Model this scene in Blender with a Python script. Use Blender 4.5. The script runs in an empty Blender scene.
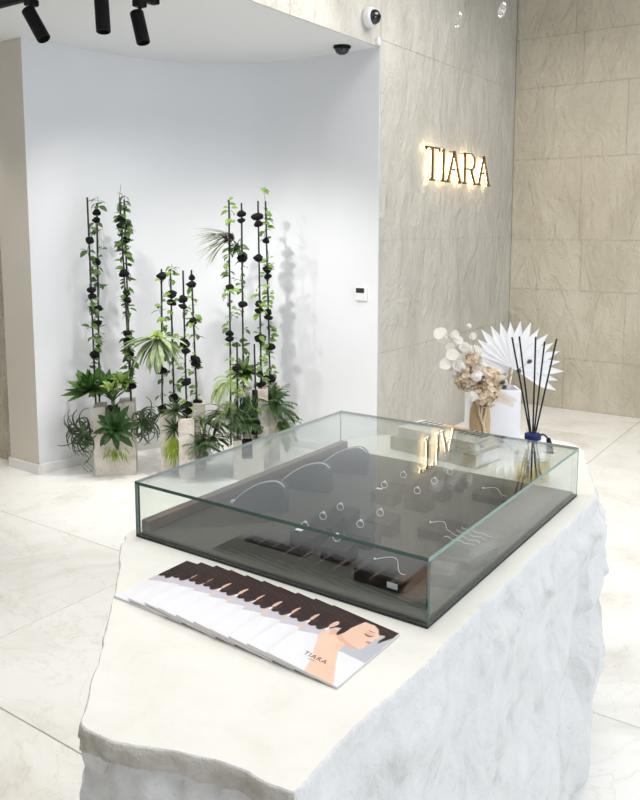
import bpy, math, random
from mathutils import Vector, Matrix, noise, Euler
random.seed(7)
scn = bpy.context.scene
COL = scn.collection
R = math.radians

# ------------------------------------------------------------------ camera
cam_d = bpy.data.cameras.new('camera'); cam = bpy.data.objects.new('camera', cam_d); COL.objects.link(cam)
cam_d.sensor_fit = 'AUTO'; cam_d.sensor_width = 36.0
cam_d.lens = 797.32 / 800 * 36.0
cam_d.shift_y = -(400 - 324.19) / 800
cam_d.clip_start = 0.02; cam_d.clip_end = 60
cam.location = (0, 0, 1.6)
cam.rotation_euler = (R(90 - 6.946), 0, R(34.823))
scn.camera = cam

# ------------------------------------------------------------------ world, lights, exposure
world = bpy.data.worlds.new('world'); scn.world = world; world.use_nodes = True
bgn = world.node_tree.nodes['Background']
bgn.inputs[0].default_value = (0.95, 0.97, 1.0, 1)      # even daylight from the open shop front behind the camera
bgn.inputs[1].default_value = 0.56
vs = scn.view_settings
vs.view_transform = 'Standard'; vs.look = 'None'; vs.exposure = 0.0; vs.gamma = 1.0; vs.use_curve_mapping = False
try:
    scn.cycles.transparent_max_bounces = 32
    scn.cycles.max_bounces = 10
    scn.cycles.caustics_reflective = False; scn.cycles.caustics_refractive = False
except Exception:
    pass

def area(name, loc, target, sx, sy, watts, col, spread=180):
    l = bpy.data.lights.new(name, 'AREA'); l.shape = 'RECTANGLE'; l.size = sx; l.size_y = sy
    l.energy = watts; l.color = col; l.spread = R(spread)
    o = bpy.data.objects.new(name, l); COL.objects.link(o); o.location = loc
    d = Vector(target) - Vector(loc); o.rotation_euler = d.to_track_quat('-Z', 'Y').to_euler()
    return o

def spot(name, loc, target, watts, col, deg, blend=0.6, rad=0.03):
    l = bpy.data.lights.new(name, 'SPOT'); l.energy = watts; l.color = col
    l.spot_size = R(deg); l.spot_blend = blend; l.shadow_soft_size = rad
    o = bpy.data.objects.new(name, l); COL.objects.link(o); o.location = loc
    d = Vector(target) - Vector(loc); o.rotation_euler = d.to_track_quat('-Z', 'Y').to_euler()
    return o

NEUT = (1.0, 0.975, 0.945); COOL = (0.74, 0.85, 1.0)
area('ceiling_light_counter', (-0.3, 0.9, 3.85), (-0.3, 0.9, 0), 1.8, 1.8, 17, NEUT, 150)
area('floor_fill_light', (-2.0, 1.5, 3.85), (-2.0, 1.5, 0), 1.4, 1.6, 32, NEUT, 150)  # unseen area light, added to brighten the floor left of the counter
area('ceiling_light_hall', (-1.1, 4.5, 3.85), (-1.1, 4.5, 0), 1.6, 1.6, 62, NEUT, 155)
area('shop_window_light', (3.2, 1.8, 1.7), (-0.6, 1.9, 0.5), 3.2, 2.8, 104, COOL)
spot('niche_spot_light', (-3.05, 3.10, 2.50), (-3.30, 4.2, 0.3), 102, NEUT, 96, 1.0)
spot('niche_spot_light', (-3.50, 2.78, 2.50), (-3.95, 3.9, 0.7), 50, NEUT, 105, 1.0)
spot('hall_spot_light', (-1.9, 3.6, 3.7), (-4.0, 3.55, 0.9), 75, NEUT, 60, 1.0)
spot('counter_spot_light', (-0.2, 0.2, 3.8), (-0.9, 1.1, 0.84), 6, NEUT, 50, 0.8, 0.08)
spot('far_wall_fill_light', (-5.35, 2.80, 2.68), (-5.05, 3.2, 1.2), 30, (1.0, 0.92, 0.78), 80)  # unseen fill spot, added to brighten the rough far wall

# ------------------------------------------------------------------ materials
def hexc(h):
    h = h.lstrip('#'); c = [int(h[i:i + 2], 16) / 255 for i in (0, 2, 4)]
    return tuple(((x / 12.92) if x <= 0.04045 else ((x + 0.055) / 1.055) ** 2.4) for x in c) + (1,)

class NT:
    def __init__(s, name):
        s.m = bpy.data.materials.new(name); s.m.use_nodes = True
        s.t = s.m.node_tree; s.t.nodes.clear()
        s.out = s.n('ShaderNodeOutputMaterial')
    def n(s, typ, **kw):
        nd = s.t.nodes.new(typ)
        for k, v in kw.items():
            if k.startswith('i_'):
                key = k[2:]
                key = int(key) if key.isdigit() else key.replace('_', ' ')
                nd.inputs[key].default_value = v
            else: setattr(nd, k, v)
        return nd
    def l(s, a, b): s.t.links.new(a, b)
    def ramp(s, fac, stops):
        r = s.n('ShaderNodeValToRGB'); e = r.color_ramp.elements
        while len(e) < len(stops): e.new(0.5)
        for k, (p, c) in enumerate(stops):
            e[k].position = p; e[k].color = c if len(c) == 4 else tuple(c) + (1,)
        s.l(fac, r.inputs[0]); return r.outputs[0]

def simple(name, col, rough=0.5, metal=0.0, spec=0.5, noise_amt=0.0, nscale=20, bump=0.0, bscale=60, emit=None, estr=0, trans=0):
    g = NT(name); b = g.n('ShaderNodeBsdfPrincipled')
    c = hexc(col) if isinstance(col, str) else col
    b.inputs['Base Color'].default_value = c; b.inputs['Roughness'].default_value = rough
    b.inputs['Metallic'].default_value = metal; b.inputs['Specular IOR Level'].default_value = spec
    if trans: b.inputs['Transmission Weight'].default_value = trans
    tc = g.n('ShaderNodeTexCoord')
    if noise_amt:
        nz = g.n('ShaderNodeTexNoise', i_Scale=nscale, i_Detail=5); g.l(tc.outputs['Object'], nz.inputs['Vector'])
        lo = tuple(max(0, x * (1 - noise_amt)) for x in c[:3]) + (1,); hi = tuple(min(1, x * (1 + noise_amt)) for x in c[:3]) + (1,)
        g.l(g.ramp(nz.outputs['Fac'], [(0.3, lo), (0.7, hi)]), b.inputs['Base Color'])
    if bump:
        nb = g.n('ShaderNodeTexNoise', i_Scale=bscale, i_Detail=6); g.l(tc.outputs['Object'], nb.inputs['Vector'])
        bp = g.n('ShaderNodeBump', i_Strength=bump, i_Distance=0.01); g.l(nb.outputs['Fac'], bp.inputs['Height']); g.l(bp.outputs[0], b.inputs['Normal'])
    if emit:
        b.inputs['Emission Color'].default_value = hexc(emit); b.inputs['Emission Strength'].default_value = estr
    g.l(b.outputs[0], g.out.inputs[0]); return g.m

def plaster(name, c1, c2, c3, bump=0.6, coarse=1.3, sc=1.0):
    g = NT(name); b = g.n('ShaderNodeBsdfPrincipled', i_Roughness=0.85)
    b.inputs['Specular IOR Level'].default_value = 0.25
    geo = g.n('ShaderNodeNewGeometry')
    mp = g.n('ShaderNodeMapping'); mp.inputs['Scale'].default_value = (1, 1, 0.55); g.l(geo.outputs['Position'], mp.inputs[0])
    n1 = g.n('ShaderNodeTexNoise', i_Scale=coarse, i_Detail=8, i_Roughness=0.62, i_Distortion=0.4); g.l(mp.outputs[0], n1.inputs['Vector'])
    n2 = g.n('ShaderNodeTexNoise', i_Scale=14 * sc, i_Detail=10, i_Roughness=0.7, i_Distortion=0.8); g.l(mp.outputs[0], n2.inputs['Vector'])
    col1 = g.ramp(n1.outputs['Fac'], [(0.32, hexc(c1)), (0.52, hexc(c2)), (0.72, hexc(c3))])
    pit = g.ramp(n2.outputs['Fac'], [(0.30, (0.80, 0.79, 0.77, 1)), (0.46, (1, 1, 1, 1))])
    mx = g.n('ShaderNodeMix', data_type='RGBA', blend_type='MULTIPLY'); mx.inputs[0].default_value = 0.6
    g.l(col1, mx.inputs[6]); g.l(pit, mx.inputs[7]); g.l(mx.outputs[2], b.inputs['Base Color'])
    n3 = g.n('ShaderNodeTexNoise', i_Scale=5 * sc, i_Detail=9, i_Roughness=0.6, i_Distortion=1.2); g.l(mp.outputs[0], n3.inputs['Vector'])
    vor = g.n('ShaderNodeTexVoronoi', i_Scale=28 * sc); g.l(mp.outputs[0], vor.inputs['Vector'])
    vr = g.ramp(vor.outputs['Distance'], [(0.03, (0, 0, 0, 1)), (0.16, (1, 1, 1, 1))])
    a = g.n('ShaderNodeMath', operation='MULTIPLY_ADD'); a.inputs[1].default_value = 0.35; g.l(n2.outputs['Fac'], a.inputs[0]); g.l(n3.outputs['Fac'], a.inputs[2])
    a2 = g.n('ShaderNodeMath', operation='MULTIPLY_ADD'); a2.inputs[1].default_value = 0.05; g.l(vr, a2.inputs[0]); g.l(a.outputs[0], a2.inputs[2])
    bp = g.n('ShaderNodeBump', i_Strength=bump, i_Distance=0.06); g.l(a2.outputs[0], bp.inputs['Height']); g.l(bp.outputs[0], b.inputs['Normal'])
    g.l(b.outputs[0], g.out.inputs[0]); return g.m

def floor_mat(name):
    g = NT(name); b = g.n('ShaderNodeBsdfPrincipled', i_Roughness=0.38)
    b.inputs['Specular IOR Level'].default_value = 0.35
    geo = g.n('ShaderNodeNewGeometry'); oi = g.n('ShaderNodeObjectInfo')
    sh = g.n('ShaderNodeVectorMath', operation='SCALE'); sh.inputs['Scale'].default_value = 9.0
    cmb = g.n('ShaderNodeCombineXYZ'); g.l(oi.outputs['Random'], cmb.inputs[0]); g.l(oi.outputs['Random'], cmb.inputs[1]); g.l(cmb.outputs[0], sh.inputs[0])
    ad = g.n('ShaderNodeVectorMath', operation='ADD'); g.l(geo.outputs['Position'], ad.inputs[0]); g.l(sh.outputs[0], ad.inputs[1])
    n1 = g.n('ShaderNodeTexNoise', i_Scale=1.5, i_Detail=9, i_Roughness=0.6, i_Distortion=1.4); g.l(ad.outputs[0], n1.inputs['Vector'])
    c = g.ramp(n1.outputs['Fac'], [(0.28, hexc('#d9d5cb')), (0.42, hexc('#e9e7e0')), (0.5, hexc('#f0eee9')), (0.7, hexc('#f3f2ee'))])
    n2 = g.n('ShaderNodeTexNoise', i_Scale=2.2, i_Detail=6, i_Roughness=0.55, i_Distortion=2.5); g.l(ad.outputs[0], n2.inputs['Vector'])
    v = g.ramp(n2.outputs['Fac'], [(0.485, (1, 1, 1, 1)), (0.5, (0.86, 0.80, 0.70, 1)), (0.515, (1, 1, 1, 1))])
    mx = g.n('ShaderNodeMix', data_type='RGBA', blend_type='MULTIPLY'); mx.inputs[0].default_value = 0.55
    g.l(c, mx.inputs[6]); g.l(v, mx.inputs[7]); g.l(mx.outputs[2], b.inputs['Base Color'])
    g.l(b.outputs[0], g.out.inputs[0]); return g.m

def rock_mat(name, base, lo, hi, bump, rough=0.8, pit=0.8):
    g = NT(name); b = g.n('ShaderNodeBsdfPrincipled', i_Roughness=rough); b.inputs['Specular IOR Level'].default_value = 0.25
    tc = g.n('ShaderNodeTexCoord')
    n1 = g.n('ShaderNodeTexNoise', i_Scale=9, i_Detail=10, i_Roughness=0.68, i_Distortion=0.5); g.l(tc.outputs['Object'], n1.inputs['Vector'])
    c = g.ramp(n1.outputs['Fac'], [(0.3, hexc(lo)), (0.45, hexc(base)), (0.7, hexc(hi))])
    n4 = g.n('ShaderNodeTexNoise', i_Scale=38, i_Detail=6, i_Roughness=0.7); g.l(tc.outputs['Object'], n4.inputs['Vector'])
    pits = g.ramp(n4.outputs['Fac'], [(0.27, (0.62, 0.60, 0.57, 1)), (0.36, (1, 1, 1, 1))])
    mx = g.n('ShaderNodeMix', data_type='RGBA', blend_type='MULTIPLY'); mx.inputs[0].default_value = pit
    g.l(c, mx.inputs[6]); g.l(pits, mx.inputs[7]); g.l(mx.outputs[2], b.inputs['Base Color'])
    a = g.n('ShaderNodeMath', operation='MULTIPLY_ADD'); a.inputs[1].default_value = 0.4; g.l(n4.outputs['Fac'], a.inputs[0]); g.l(n1.outputs['Fac'], a.inputs[2])
    bp = g.n('ShaderNodeBump', i_Strength=bump, i_Distance=0.03); g.l(a.outputs[0], bp.inputs['Height']); g.l(bp.outputs[0], b.inputs['Normal'])
    g.l(b.outputs[0], g.out.inputs[0]); return g.m

def thin_glass(name, tint, f0=0.045):
    g = NT(name)
    tr = g.n('ShaderNodeBsdfTransparent'); tr.inputs[0].default_value = tint
    gl = g.n('ShaderNodeBsdfGlossy'); gl.inputs['Roughness'].default_value = 0.0; gl.inputs[0].default_value = (1, 1, 1, 1)
    lw = g.n('ShaderNodeLayerWeight', i_Blend=0.5)
    pw = g.n('ShaderNodeMath', operation='POWER'); pw.inputs[1].default_value = 5.0; g.l(lw.outputs['Facing'], pw.inputs[0])
    ma = g.n('ShaderNodeMath', operation='MULTIPLY_ADD'); ma.inputs[1].default_value = 1 - f0; ma.inputs[2].default_value = f0; g.l(pw.outputs[0], ma.inputs[0])
    mx = g.n('ShaderNodeMixShader'); g.l(ma.outputs[0], mx.inputs[0]); g.l(tr.outputs[0], mx.inputs[1]); g.l(gl.outputs[0], mx.inputs[2])
    g.l(mx.outputs[0], g.out.inputs[0]); return g.m

def leafmat(name, c1, c2, rough=0.45, trans=0.25):
    g = NT(name); b = g.n('ShaderNodeBsdfPrincipled', i_Roughness=rough); b.inputs['Specular IOR Level'].default_value = 0.4
    tc = g.n('ShaderNodeTexCoord'); oi = g.n('ShaderNodeObjectInfo')
    nz = g.n('ShaderNodeTexNoise', noise_dimensions='4D', i_Scale=22, i_Detail=3); g.l(tc.outputs['Object'], nz.inputs['Vector']); g.l(oi.outputs['Random'], nz.inputs['W'])
    c = g.ramp(nz.outputs['Fac'], [(0.33, hexc(c1)), (0.67, hexc(c2))]); g.l(c, b.inputs['Base Color'])
    tl = g.n('ShaderNodeBsdfTranslucent'); g.l(c, tl.inputs[0])
    mx = g.n('ShaderNodeMixShader'); mx.inputs[0].default_value = trans; g.l(b.outputs[0], mx.inputs[1]); g.l(tl.outputs[0], mx.inputs[2])
    g.l(mx.outputs[0], g.out.inputs[0]); return g.m

def attrmat(name, rough=0.5):
    g = NT(name); b = g.n('ShaderNodeBsdfPrincipled', i_Roughness=rough); b.inputs['Specular IOR Level'].default_value = 0.15
    at = g.n('ShaderNodeVertexColor', layer_name='print'); g.l(at.outputs[0], b.inputs['Base Color'])
    g.l(b.outputs[0], g.out.inputs[0]); return g.m

M = dict(
    floor=floor_mat('floor_stone'), grout=simple('grout', '#c4bcae', 0.9),
    white=simple('white_paint', '#dddee0', 0.75, spec=0.2, noise_amt=0.015, nscale=2),
    pier=simple('pier_paint', '#cdc6b8', 0.8, spec=0.2, noise_amt=0.02, nscale=2),
    base=simple('baseboard_paint', '#e0deda', 0.5),
    ceil=simple('ceiling_paint', '#e2e3e4', 0.85, spec=0.2),
    wall=plaster('stone_plaster', '#bab6ad', '#cac6bd', '#d6d2ca', bump=0.9),
    wall2=plaster('stone_plaster_warm', '#b9b09c', '#ccc4b1', '#d7d0bf', bump=0.8),
    rough=plaster('rough_split_stone', '#c2b69f', '#d6ccb8', '#e2d9c8', bump=1.0, coarse=4, sc=3),
    joint=simple('wall_joint', '#c2bcb0', 0.95),
    top=rock_mat('counter_top_plaster', '#dfdcd4', '#dad7cd', '#e3e1da', 0.05, 0.7, 0.0),
    rock=rock_mat('counter_rock', '#dedcd8', '#cac7c1', '#e6e4e1', 0.65),
    rim=rock_mat('counter_rim', '#d0cabd', '#aba394', '#dfdad0', 1.0),
    glass=thin_glass('case_glass', (0.945, 0.965, 0.957, 1), 0.055),
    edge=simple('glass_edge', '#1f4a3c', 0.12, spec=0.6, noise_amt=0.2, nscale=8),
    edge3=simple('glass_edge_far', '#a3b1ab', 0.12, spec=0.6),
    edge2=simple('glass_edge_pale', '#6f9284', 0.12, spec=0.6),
    acryl=thin_glass('acrylic', (0.93, 0.94, 0.95, 1), 0.06),
    mat=simple('display_felt', '#474640', 0.9, spec=0.15, noise_amt=0.06, nscale=6),
    gasket=simple('black_gasket', '#1c1d1b', 0.6),
    wood=simple('grey_wood', '#6b5a4f', 0.6, noise_amt=0.14, nscale=14),
    felt=simple('grey_velvet', '#56575a', 0.95, spec=0.1, noise_amt=0.04, nscale=30),
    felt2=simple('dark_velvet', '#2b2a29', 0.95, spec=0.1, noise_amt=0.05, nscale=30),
    black=simple('black_box', '#121110', 0.35, spec=0.5),
    brown=simple('brown_leather', '#2e2422', 0.4),
    silver=simple('silver', '#f4f4f5', 0.3, metal=0.6),
    gem=simple('gem', '#ffffff', 0.05, spec=1.0),
    tagw=simple('tag_white', '#eceff2', 0.5),
    blackmetal=simple('black_metal', '#070707', 0.55, spec=0.2),
    dome=simple('dome_black', '#060607', 0.08, spec=0.8),
    plastic=simple('white_plastic', '#dcdddd', 0.4),
    lcd=simple('lcd', '#2b2f26', 0.3),
    bronze=simple('bronze_letter', '#6b4f2c', 0.4, metal=0.5),
    led=simple('led_strip', '#fff4dc', 0.5, emit='#ffe2b0', estr=19.0),
    lens=simple('lamp_lens', '#fff6e8', 0.4, emit='#fff1dc', estr=3.0),
    cover=attrmat('printed_cover'), paper=simple('paper', '#dad8d8', 0.6), ink=simple('ink', '#3b3436', 0.5),
    book1=simple('grey_book_cover', '#a8a698', 0.6, noise_amt=0.12, nscale=25), book2=simple('pale_book_cover', '#cfcfca', 0.5),
    pages=simple('book_pages', '#eceae6', 0.7), gold=simple('gold_foil', '#d6b271', 0.3, metal=0.6), stripe=simple('stripe_black', '#1e1a18', 0.5),
    vase=simple('beige_vase', '#c3a57e', 0.7, noise_amt=0.12, nscale=30, bump=0.5, bscale=80), rope=simple('rope', '#dcc6a5', 0.9, bump=0.6, bscale=200),
    wbox=simple('white_vase', '#f2f2f5', 0.45, noise_amt=0.02, nscale=4),
    palm=leafmat('bleached_palm', '#efeef0', '#f6f6f7', 0.6, 0.2), petal=leafmat('ivory_petal', '#efe9de', '#f5f1ea', 0.6, 0.3),
    beige=leafmat('beige_flower', '#e3cfb2', '#efdfc8', 0.7, 0.3), thistle=simple('thistle', '#4c4d55', 0.8), stemd=simple('dry_stem', '#b9a583', 0.8),
    bottle=thin_glass('bottle_glass', (0.93, 0.935, 0.92, 1), 0.09), liquid=thin_glass('amber_liquid', (0.90, 0.84, 0.58, 1), 0.03),
    reed=simple('black_reed', '#0d0c0e', 0.6), blue=simple('navy_cord', '#1e2a66', 0.8), blue2=simple('navy_tassel', '#15193a', 0.9),
    reedw=simple('wet_reed', '#2a2720', 0.5),
    trav=rock_mat('travertine', '#d6cec2', '#a99c8b', '#e4ddd3', 0.9), soil=simple('bark', '#2f261d', 0.95, noise_amt=0.3),
    stone=simple('black_stone', '#101011', 0.8, spec=0.25, noise_amt=0.35, nscale=25, bump=0.6, bscale=50), rod=simple('black_rod', '#121213', 0.5),
    vine=leafmat('vine_leaf', '#4d6f2b', '#88a44e'), vine2=leafmat('vine_leaf_dark', '#32501f', '#627f3a'), vstem=simple('vine_stem', '#5e7440', 0.7),
    agave=leafmat('agave_leaf', '#34561f', '#587f36', 0.4, 0.15), agave2=leafmat('agave_leaf_dark', '#213d1b', '#3f5f2e', 0.4, 0.12),
    air=leafmat('air_plant_leaf', '#35442c', '#5a6b48', 0.6, 0.15), pale=leafmat('pale_drooping_leaf', '#7d9064', '#b5c298', 0.5, 0.25),
    fern=leafmat('bright_fern', '#8aa84a', '#bccd82', 0.5, 0.3), fern2=leafmat('dark_fern', '#2a4322', '#4d6a38', 0.5, 0.2),
    moss=leafmat('lime_moss', '#7f9430', '#a8b852', 0.7, 0.3), grey=leafmat('grey_grass', '#7f8760', '#b0b88c', 0.6, 0.2),
    crystal=thin_glass('crystal', (0.90, 0.90, 0.88, 1), 0.45), wire=simple('wire', '#9a9a98', 0.4, metal=1.0),
)

# ------------------------------------------------------------------ mesh helpers
ORG = {}
class MB:
    def __init__(s): s.v = []; s.f = []; s.mi = []; s.cur = 0
    def add(s, vs_, fs_, mi=None):
        b = len(s.v); s.v += [tuple(p) for p in vs_]; s.f += [tuple(b + i for i in f) for f in fs_]
        s.mi += [s.cur if mi is None else mi] * len(fs_)
        return s
    def box(s, lo, hi, bev=0.0, mtx=None):
        x0, y0, z0 = lo; x1, y1, z1 = hi
        if bev <= 0:
            vs_ = [Vector(p) for p in ((x0, y0, z0), (x1, y0, z0), (x1, y1, z0), (x0, y1, z0), (x0, y0, z1), (x1, y0, z1), (x1, y1, z1), (x0, y1, z1))]
            fs_ = [(0, 3, 2, 1), (4, 5, 6, 7), (0, 1, 5, 4), (1, 2, 6, 5), (2, 3, 7, 6), (3, 0, 4, 7)]
        else:
            b = bev; vs_ = []; fs_ = []
            def ring(x0, y0, x1, y1, z, c):
                return [Vector(p) for p in ((x0 + c, y0, z), (x1 - c, y0, z), (x1, y0 + c, z), (x1, y1 - c, z), (x1 - c, y1, z), (x0 + c, y1, z), (x0, y1 - c, z), (x0, y0 + c, z))]
            rs = [ring(x0 + b, y0 + b, x1 - b, y1 - b, z0, b * .6), ring(x0, y0, x1, y1, z0 + b, b), ring(x0, y0, x1, y1, z1 - b, b), ring(x0 + b, y0 + b, x1 - b, y1 - b, z1, b * .6)]
            for r in rs: vs_ += r
            for k in range(3):
                for i in range(8): j = (i + 1) % 8; fs_.append((k * 8 + i, k * 8 + j, k * 8 + 8 + j, k * 8 + 8 + i))
            fs_.append(tuple(range(7, -1, -1))); fs_.append(tuple(range(24, 32)))
        if mtx is not None: vs_ = [mtx @ p for p in vs_]
        return s.add(vs_, fs_)
    def prism(s, pts, z0, z1, mtx=None):          # pts counter-clockwise in xy
        n = len(pts); vs_ = [Vector((x, y, z0)) for x, y in pts] + [Vector((x, y, z1)) for x, y in pts]
        if mtx is not None: vs_ = [mtx @ p for p in vs_]
        fs_ = [tuple(range(n - 1, -1, -1)), tuple(range(n, 2 * n))] + [(i, (i + 1) % n, n + (i + 1) % n, n + i) for i in range(n)]
        return s.add(vs_, fs_)
    def tube(s, pts, rad, seg=6, caps=True, flat=1.0):
        pts = [Vector(p) for p in pts]; n = len(pts)
        rr = rad if isinstance(rad, (list, tuple)) else [rad] * n
        vs_ = []; fs_ = []; up = None
        for i, p in enumerate(pts):
            t = (pts[min(i + 1, n - 1)] - pts[max(i - 1, 0)])
            t = t.normalized() if t.length > 1e-9 else Vector((0, 0, 1))
            if up is None:
                up = Vector((0, 0, 1)) if abs(t.z) < 0.9 else Vector((1, 0, 0))
            up = (up - t * up.dot(t)); up = up.normalized() if up.length > 1e-6 else t.orthogonal().normalized()
            sd = t.cross(up)
            for k in range(seg):
                a = 2 * math.pi * k / seg
                vs_.append(p + (sd * math.cos(a) + up * math.sin(a) * flat) * rr[i])
        for i in range(n - 1):
            for k in range(seg):
                j = (k + 1) % seg
                fs_.append((i * seg + k, i * seg + j, (i + 1) * seg + j, (i + 1) * seg + k))
        if caps: fs_.append(tuple(range(seg - 1, -1, -1))); fs_.append(tuple((n - 1) * seg + k for k in range(seg)))
        return s.add(vs_, fs_)
    def lathe(s, prof, seg=24, c=(0, 0, 0), caps=True, mtx=None):
        vs_ = []; fs_ = []; n = len(prof)
        for r, z in prof:
            for k in range(seg):
                a = 2 * math.pi * k / seg; vs_.append(Vector((c[0] + r * math.cos(a), c[1] + r * math.sin(a), c[2] + z)))
        if mtx is not None: vs_ = [mtx @ p for p in vs_]
        for i in range(n - 1):
            for k in range(seg):
                j = (k + 1) % seg; fs_.append((i * seg + k, i * seg + j, (i + 1) * seg + j, (i + 1) * seg + k))
        if caps: fs_.append(tuple(range(seg - 1, -1, -1))); fs_.append(tuple((n - 1) * seg + k for k in range(seg)))
        return s.add(vs_, fs_)
    def blade(s, base, d, up, length, width, bend=0.0, n=6, fold=0.25, tip=1.0, mid=0.4, base_w=0.5, twist=0.0):
        """pointed leaf strip; bend in radians, positive bends away from up"""
        p = Vector(base); d = Vector(d).normalized(); up = Vector(up); up = (up - d * up.dot(d)).normalized()
        vs_ = []; fs_ = []; st = length / n
        for i in range(n + 1):
            t = i / n
            w = width * ((base_w + (1 - base_w) * math.sin(min(1, t / mid) * math.pi / 2)) if t < mid else max(0.03, math.cos((t - mid) / (1 - mid) * math.pi / 2) ** tip))
            sd = d.cross(up)
            if twist: sd = Matrix.Rotation(twist * t, 3, d) @ sd
            vs_ += [p - sd * w * .5 + up * w * fold, p, p + sd * w * .5 + up * w * fold]
            p = p + d * st
            q = Matrix.Rotation(-bend / n, 3, sd if not twist else d.cross(up)); d = q @ d; up = q @ up
        for i in range(n):
            a = i * 3; fs_ += [(a, a + 1, a + 4, a + 3), (a + 1, a + 2, a + 5, a + 4)]
        return s.add(vs_, fs_)
    def mesh(s, name, org=(0, 0, 0), smooth=False):
        ox, oy, oz = org
        me = bpy.data.meshes.new(name); me.from_pydata([(x - ox, y - oy, z - oz) for x, y, z in s.v], [], s.f)
        if any(s.mi): me.polygons.foreach_set('material_index', s.mi)
        if smooth: me.polygons.foreach_set('use_smooth', [True] * len(me.polygons))
        me.update(); return me
    def build(s, name, mats, parent=None, smooth=False, org=None):
        if parent is not None: org = ORG[parent.name]
        elif org is None: org = (0, 0, 0)
        me = s.mesh(name, org, smooth)
        for m in (mats if isinstance(mats, (list, tuple)) else [mats]): me.materials.append(M[m])
        o = bpy.data.objects.new(name, me); COL.objects.link(o)
        if parent is not None: o.parent = parent
        else: o.location = org
        ORG[o.name] = org
        return o

def place(name, me, parent, mtx_world):
    """a child that shares mesh data; mtx_world is its place in the world (the parent is unrotated at ORG)"""
    o = bpy.data.objects.new(name, me); COL.objects.link(o); o.parent = parent
    org = ORG[parent.name]; o.matrix_local = Matrix.Translation(-Vector(org)) @ mtx_world
    ORG[o.name] = org; return o

def tag(o, label, cat, group=None, kind=None):
    if label: o['label'] = label
    if cat: o['category'] = cat
    if group: o['group'] = group
    if kind: o['kind'] = kind
    return o
def thing(name, label, cat, loc=(0, 0, 0), group=None):
    o = bpy.data.objects.new(name, None); COL.objects.link(o); o.location = loc; o.empty_display_size = 0.05
    ORG[o.name] = tuple(loc); return tag(o, label, cat, group)
def struct(o, label=None, cat=None):
    o['kind'] = 'structure'
    if label: o['label'] = label
    if cat: o['category'] = cat
    return o
def fr(p, s=1.0, o=5): return noise.fractal(Vector(p) * s, 0.9, 2.0, o)

f_, cyp = 797.32, 324.19
CYW, SYW = math.cos(R(34.823)), math.sin(R(34.823)); CP, SP = math.cos(R(6.946)), math.sin(R(6.946))
def wp(u, v, D):
    """survey helper: a point of the place from its bearing in the photograph and its depth from the camera post"""
    a = (u - 320) / f_; b = -(v - cyp) / f_
    r = Vector((a, CP + b * SP, -SP + b * CP)); r = r * (D / r.y)
    return Vector((r.x * CYW - r.y * SYW, r.x * SYW + r.y * CYW, 1.6 + r.z))
CR = Vector((CYW, SYW, 0)); CF = Vector((-SYW, CYW, 0)); UP = Vector((0, 0, 1))

# ------------------------------------------------------------------ the setting
WX, WY, TOPZ, SOF = -2.717, 6.93, 3.95, 2.752
# floor: stone tiles on a bed
fl = struct(MB().box((-7.0, -1.2, -0.06), (2.4, 7.1, -0.012)).build('floor', 'grout'), 'cream marbled stone floor of large square tiles', 'floor')
xs = [-3.92 + 1.2 * k for k in range(-3, 7)]; ys = [1.44 + d for d in (-2.4, -1.2, 0, 1.11, 2.31, 3.51, 4.71, 5.66)]
for i in range(len(xs) - 1):
    for j in range(len(ys) - 1):
        x0, x1 = max(xs[i], -7), min(xs[i + 1], 2.4); y0, y1 = max(ys[j], -1.2), min(ys[j + 1], 7.1)
        if x1 - x0 < .05: continue
        MB().box((x0 + .002, y0 + .002, -.0125), (x1 - .002, y1 - .002, 0), .0015).build('floor_tile', 'floor', fl)
# ceilings
struct(MB().box((WX, -1.2, TOPZ), (2.4, 7.1, TOPZ + .1)).build('ceiling', 'ceil'), 'high pale ceiling over the shop', 'ceiling')
struct(MB().box((-7.0, -1.2, SOF), (WX - .005, 4.62, SOF + .14)).build('ceiling_niche', 'ceil'), 'low white ceiling over the plant niche', 'ceiling')
# curved niche wall (solid mass, smooth inner face)
ctrl = [(-4.383, 3.10), (-4.350, 3.354), (-4.318, 3.654), (-4.211, 3.998), (-4.022, 4.295), (-3.754, 4.505), (-3.40, 4.590), (-3.046, 4.592), (WX - .002, 4.585)]
def smooth_path(pts, n=10):
    out = []
    P = [Vector((2 * pts[0][0] - pts[1][0], 2 * pts[0][1] - pts[1][1], 0))] + [Vector((x, y, 0)) for x, y in pts] + [Vector((2 * pts[-1][0] - pts[-2][0], 2 * pts[-1][1] - pts[-2][1], 0))]
    for i in range(1, len(P) - 2):
        for k in range(n):
            t = k / n; a, b, c, d = P[i - 1], P[i], P[i + 1], P[i + 2]
            out.append(.5 * ((2 * b) + (c - a) * t + (2 * a - 5 * b + 4 * c - d) * t * t + (3 * b - a - 3 * c + d) * t ** 3))
    out.append(P[-2]); return [(p.x, p.y) for p in out]
inner = smooth_path(ctrl)
mb = MB(); n = len(inner)
mb.add([(x, y, 0) for x, y in inner] + [(x, y, SOF) for x, y in inner], [(i + 1, i, n + i, n + i + 1) for i in range(n - 1)])
outer = [(-4.60, 3.112), (-4.60, 4.72), (WX - .02, 4.72), (WX - .002, 4.585)]
pts = [inner[0]] + outer
m2 = len(pts)
mb.add([(x, y, 0) for x, y in pts] + [(x, y, SOF) for x, y in pts], [(i, i + 1, m2 + i + 1, m2 + i) for i in range(m2 - 1)])
wl = mb.build('wall_left', 'white')
wl.data.polygons.foreach_set('use_smooth', [i < n - 1 for i in range(len(wl.data.polygons))])
struct(wl, 'smooth white wall curving behind the planters', 'wall')
struct(MB().box((-4.69, 3.098, 0), (-4.3835, 3.111, SOF)).build('wall_pier', 'pier'), 'narrow beige end face of the curved white wall', 'wall')
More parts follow.
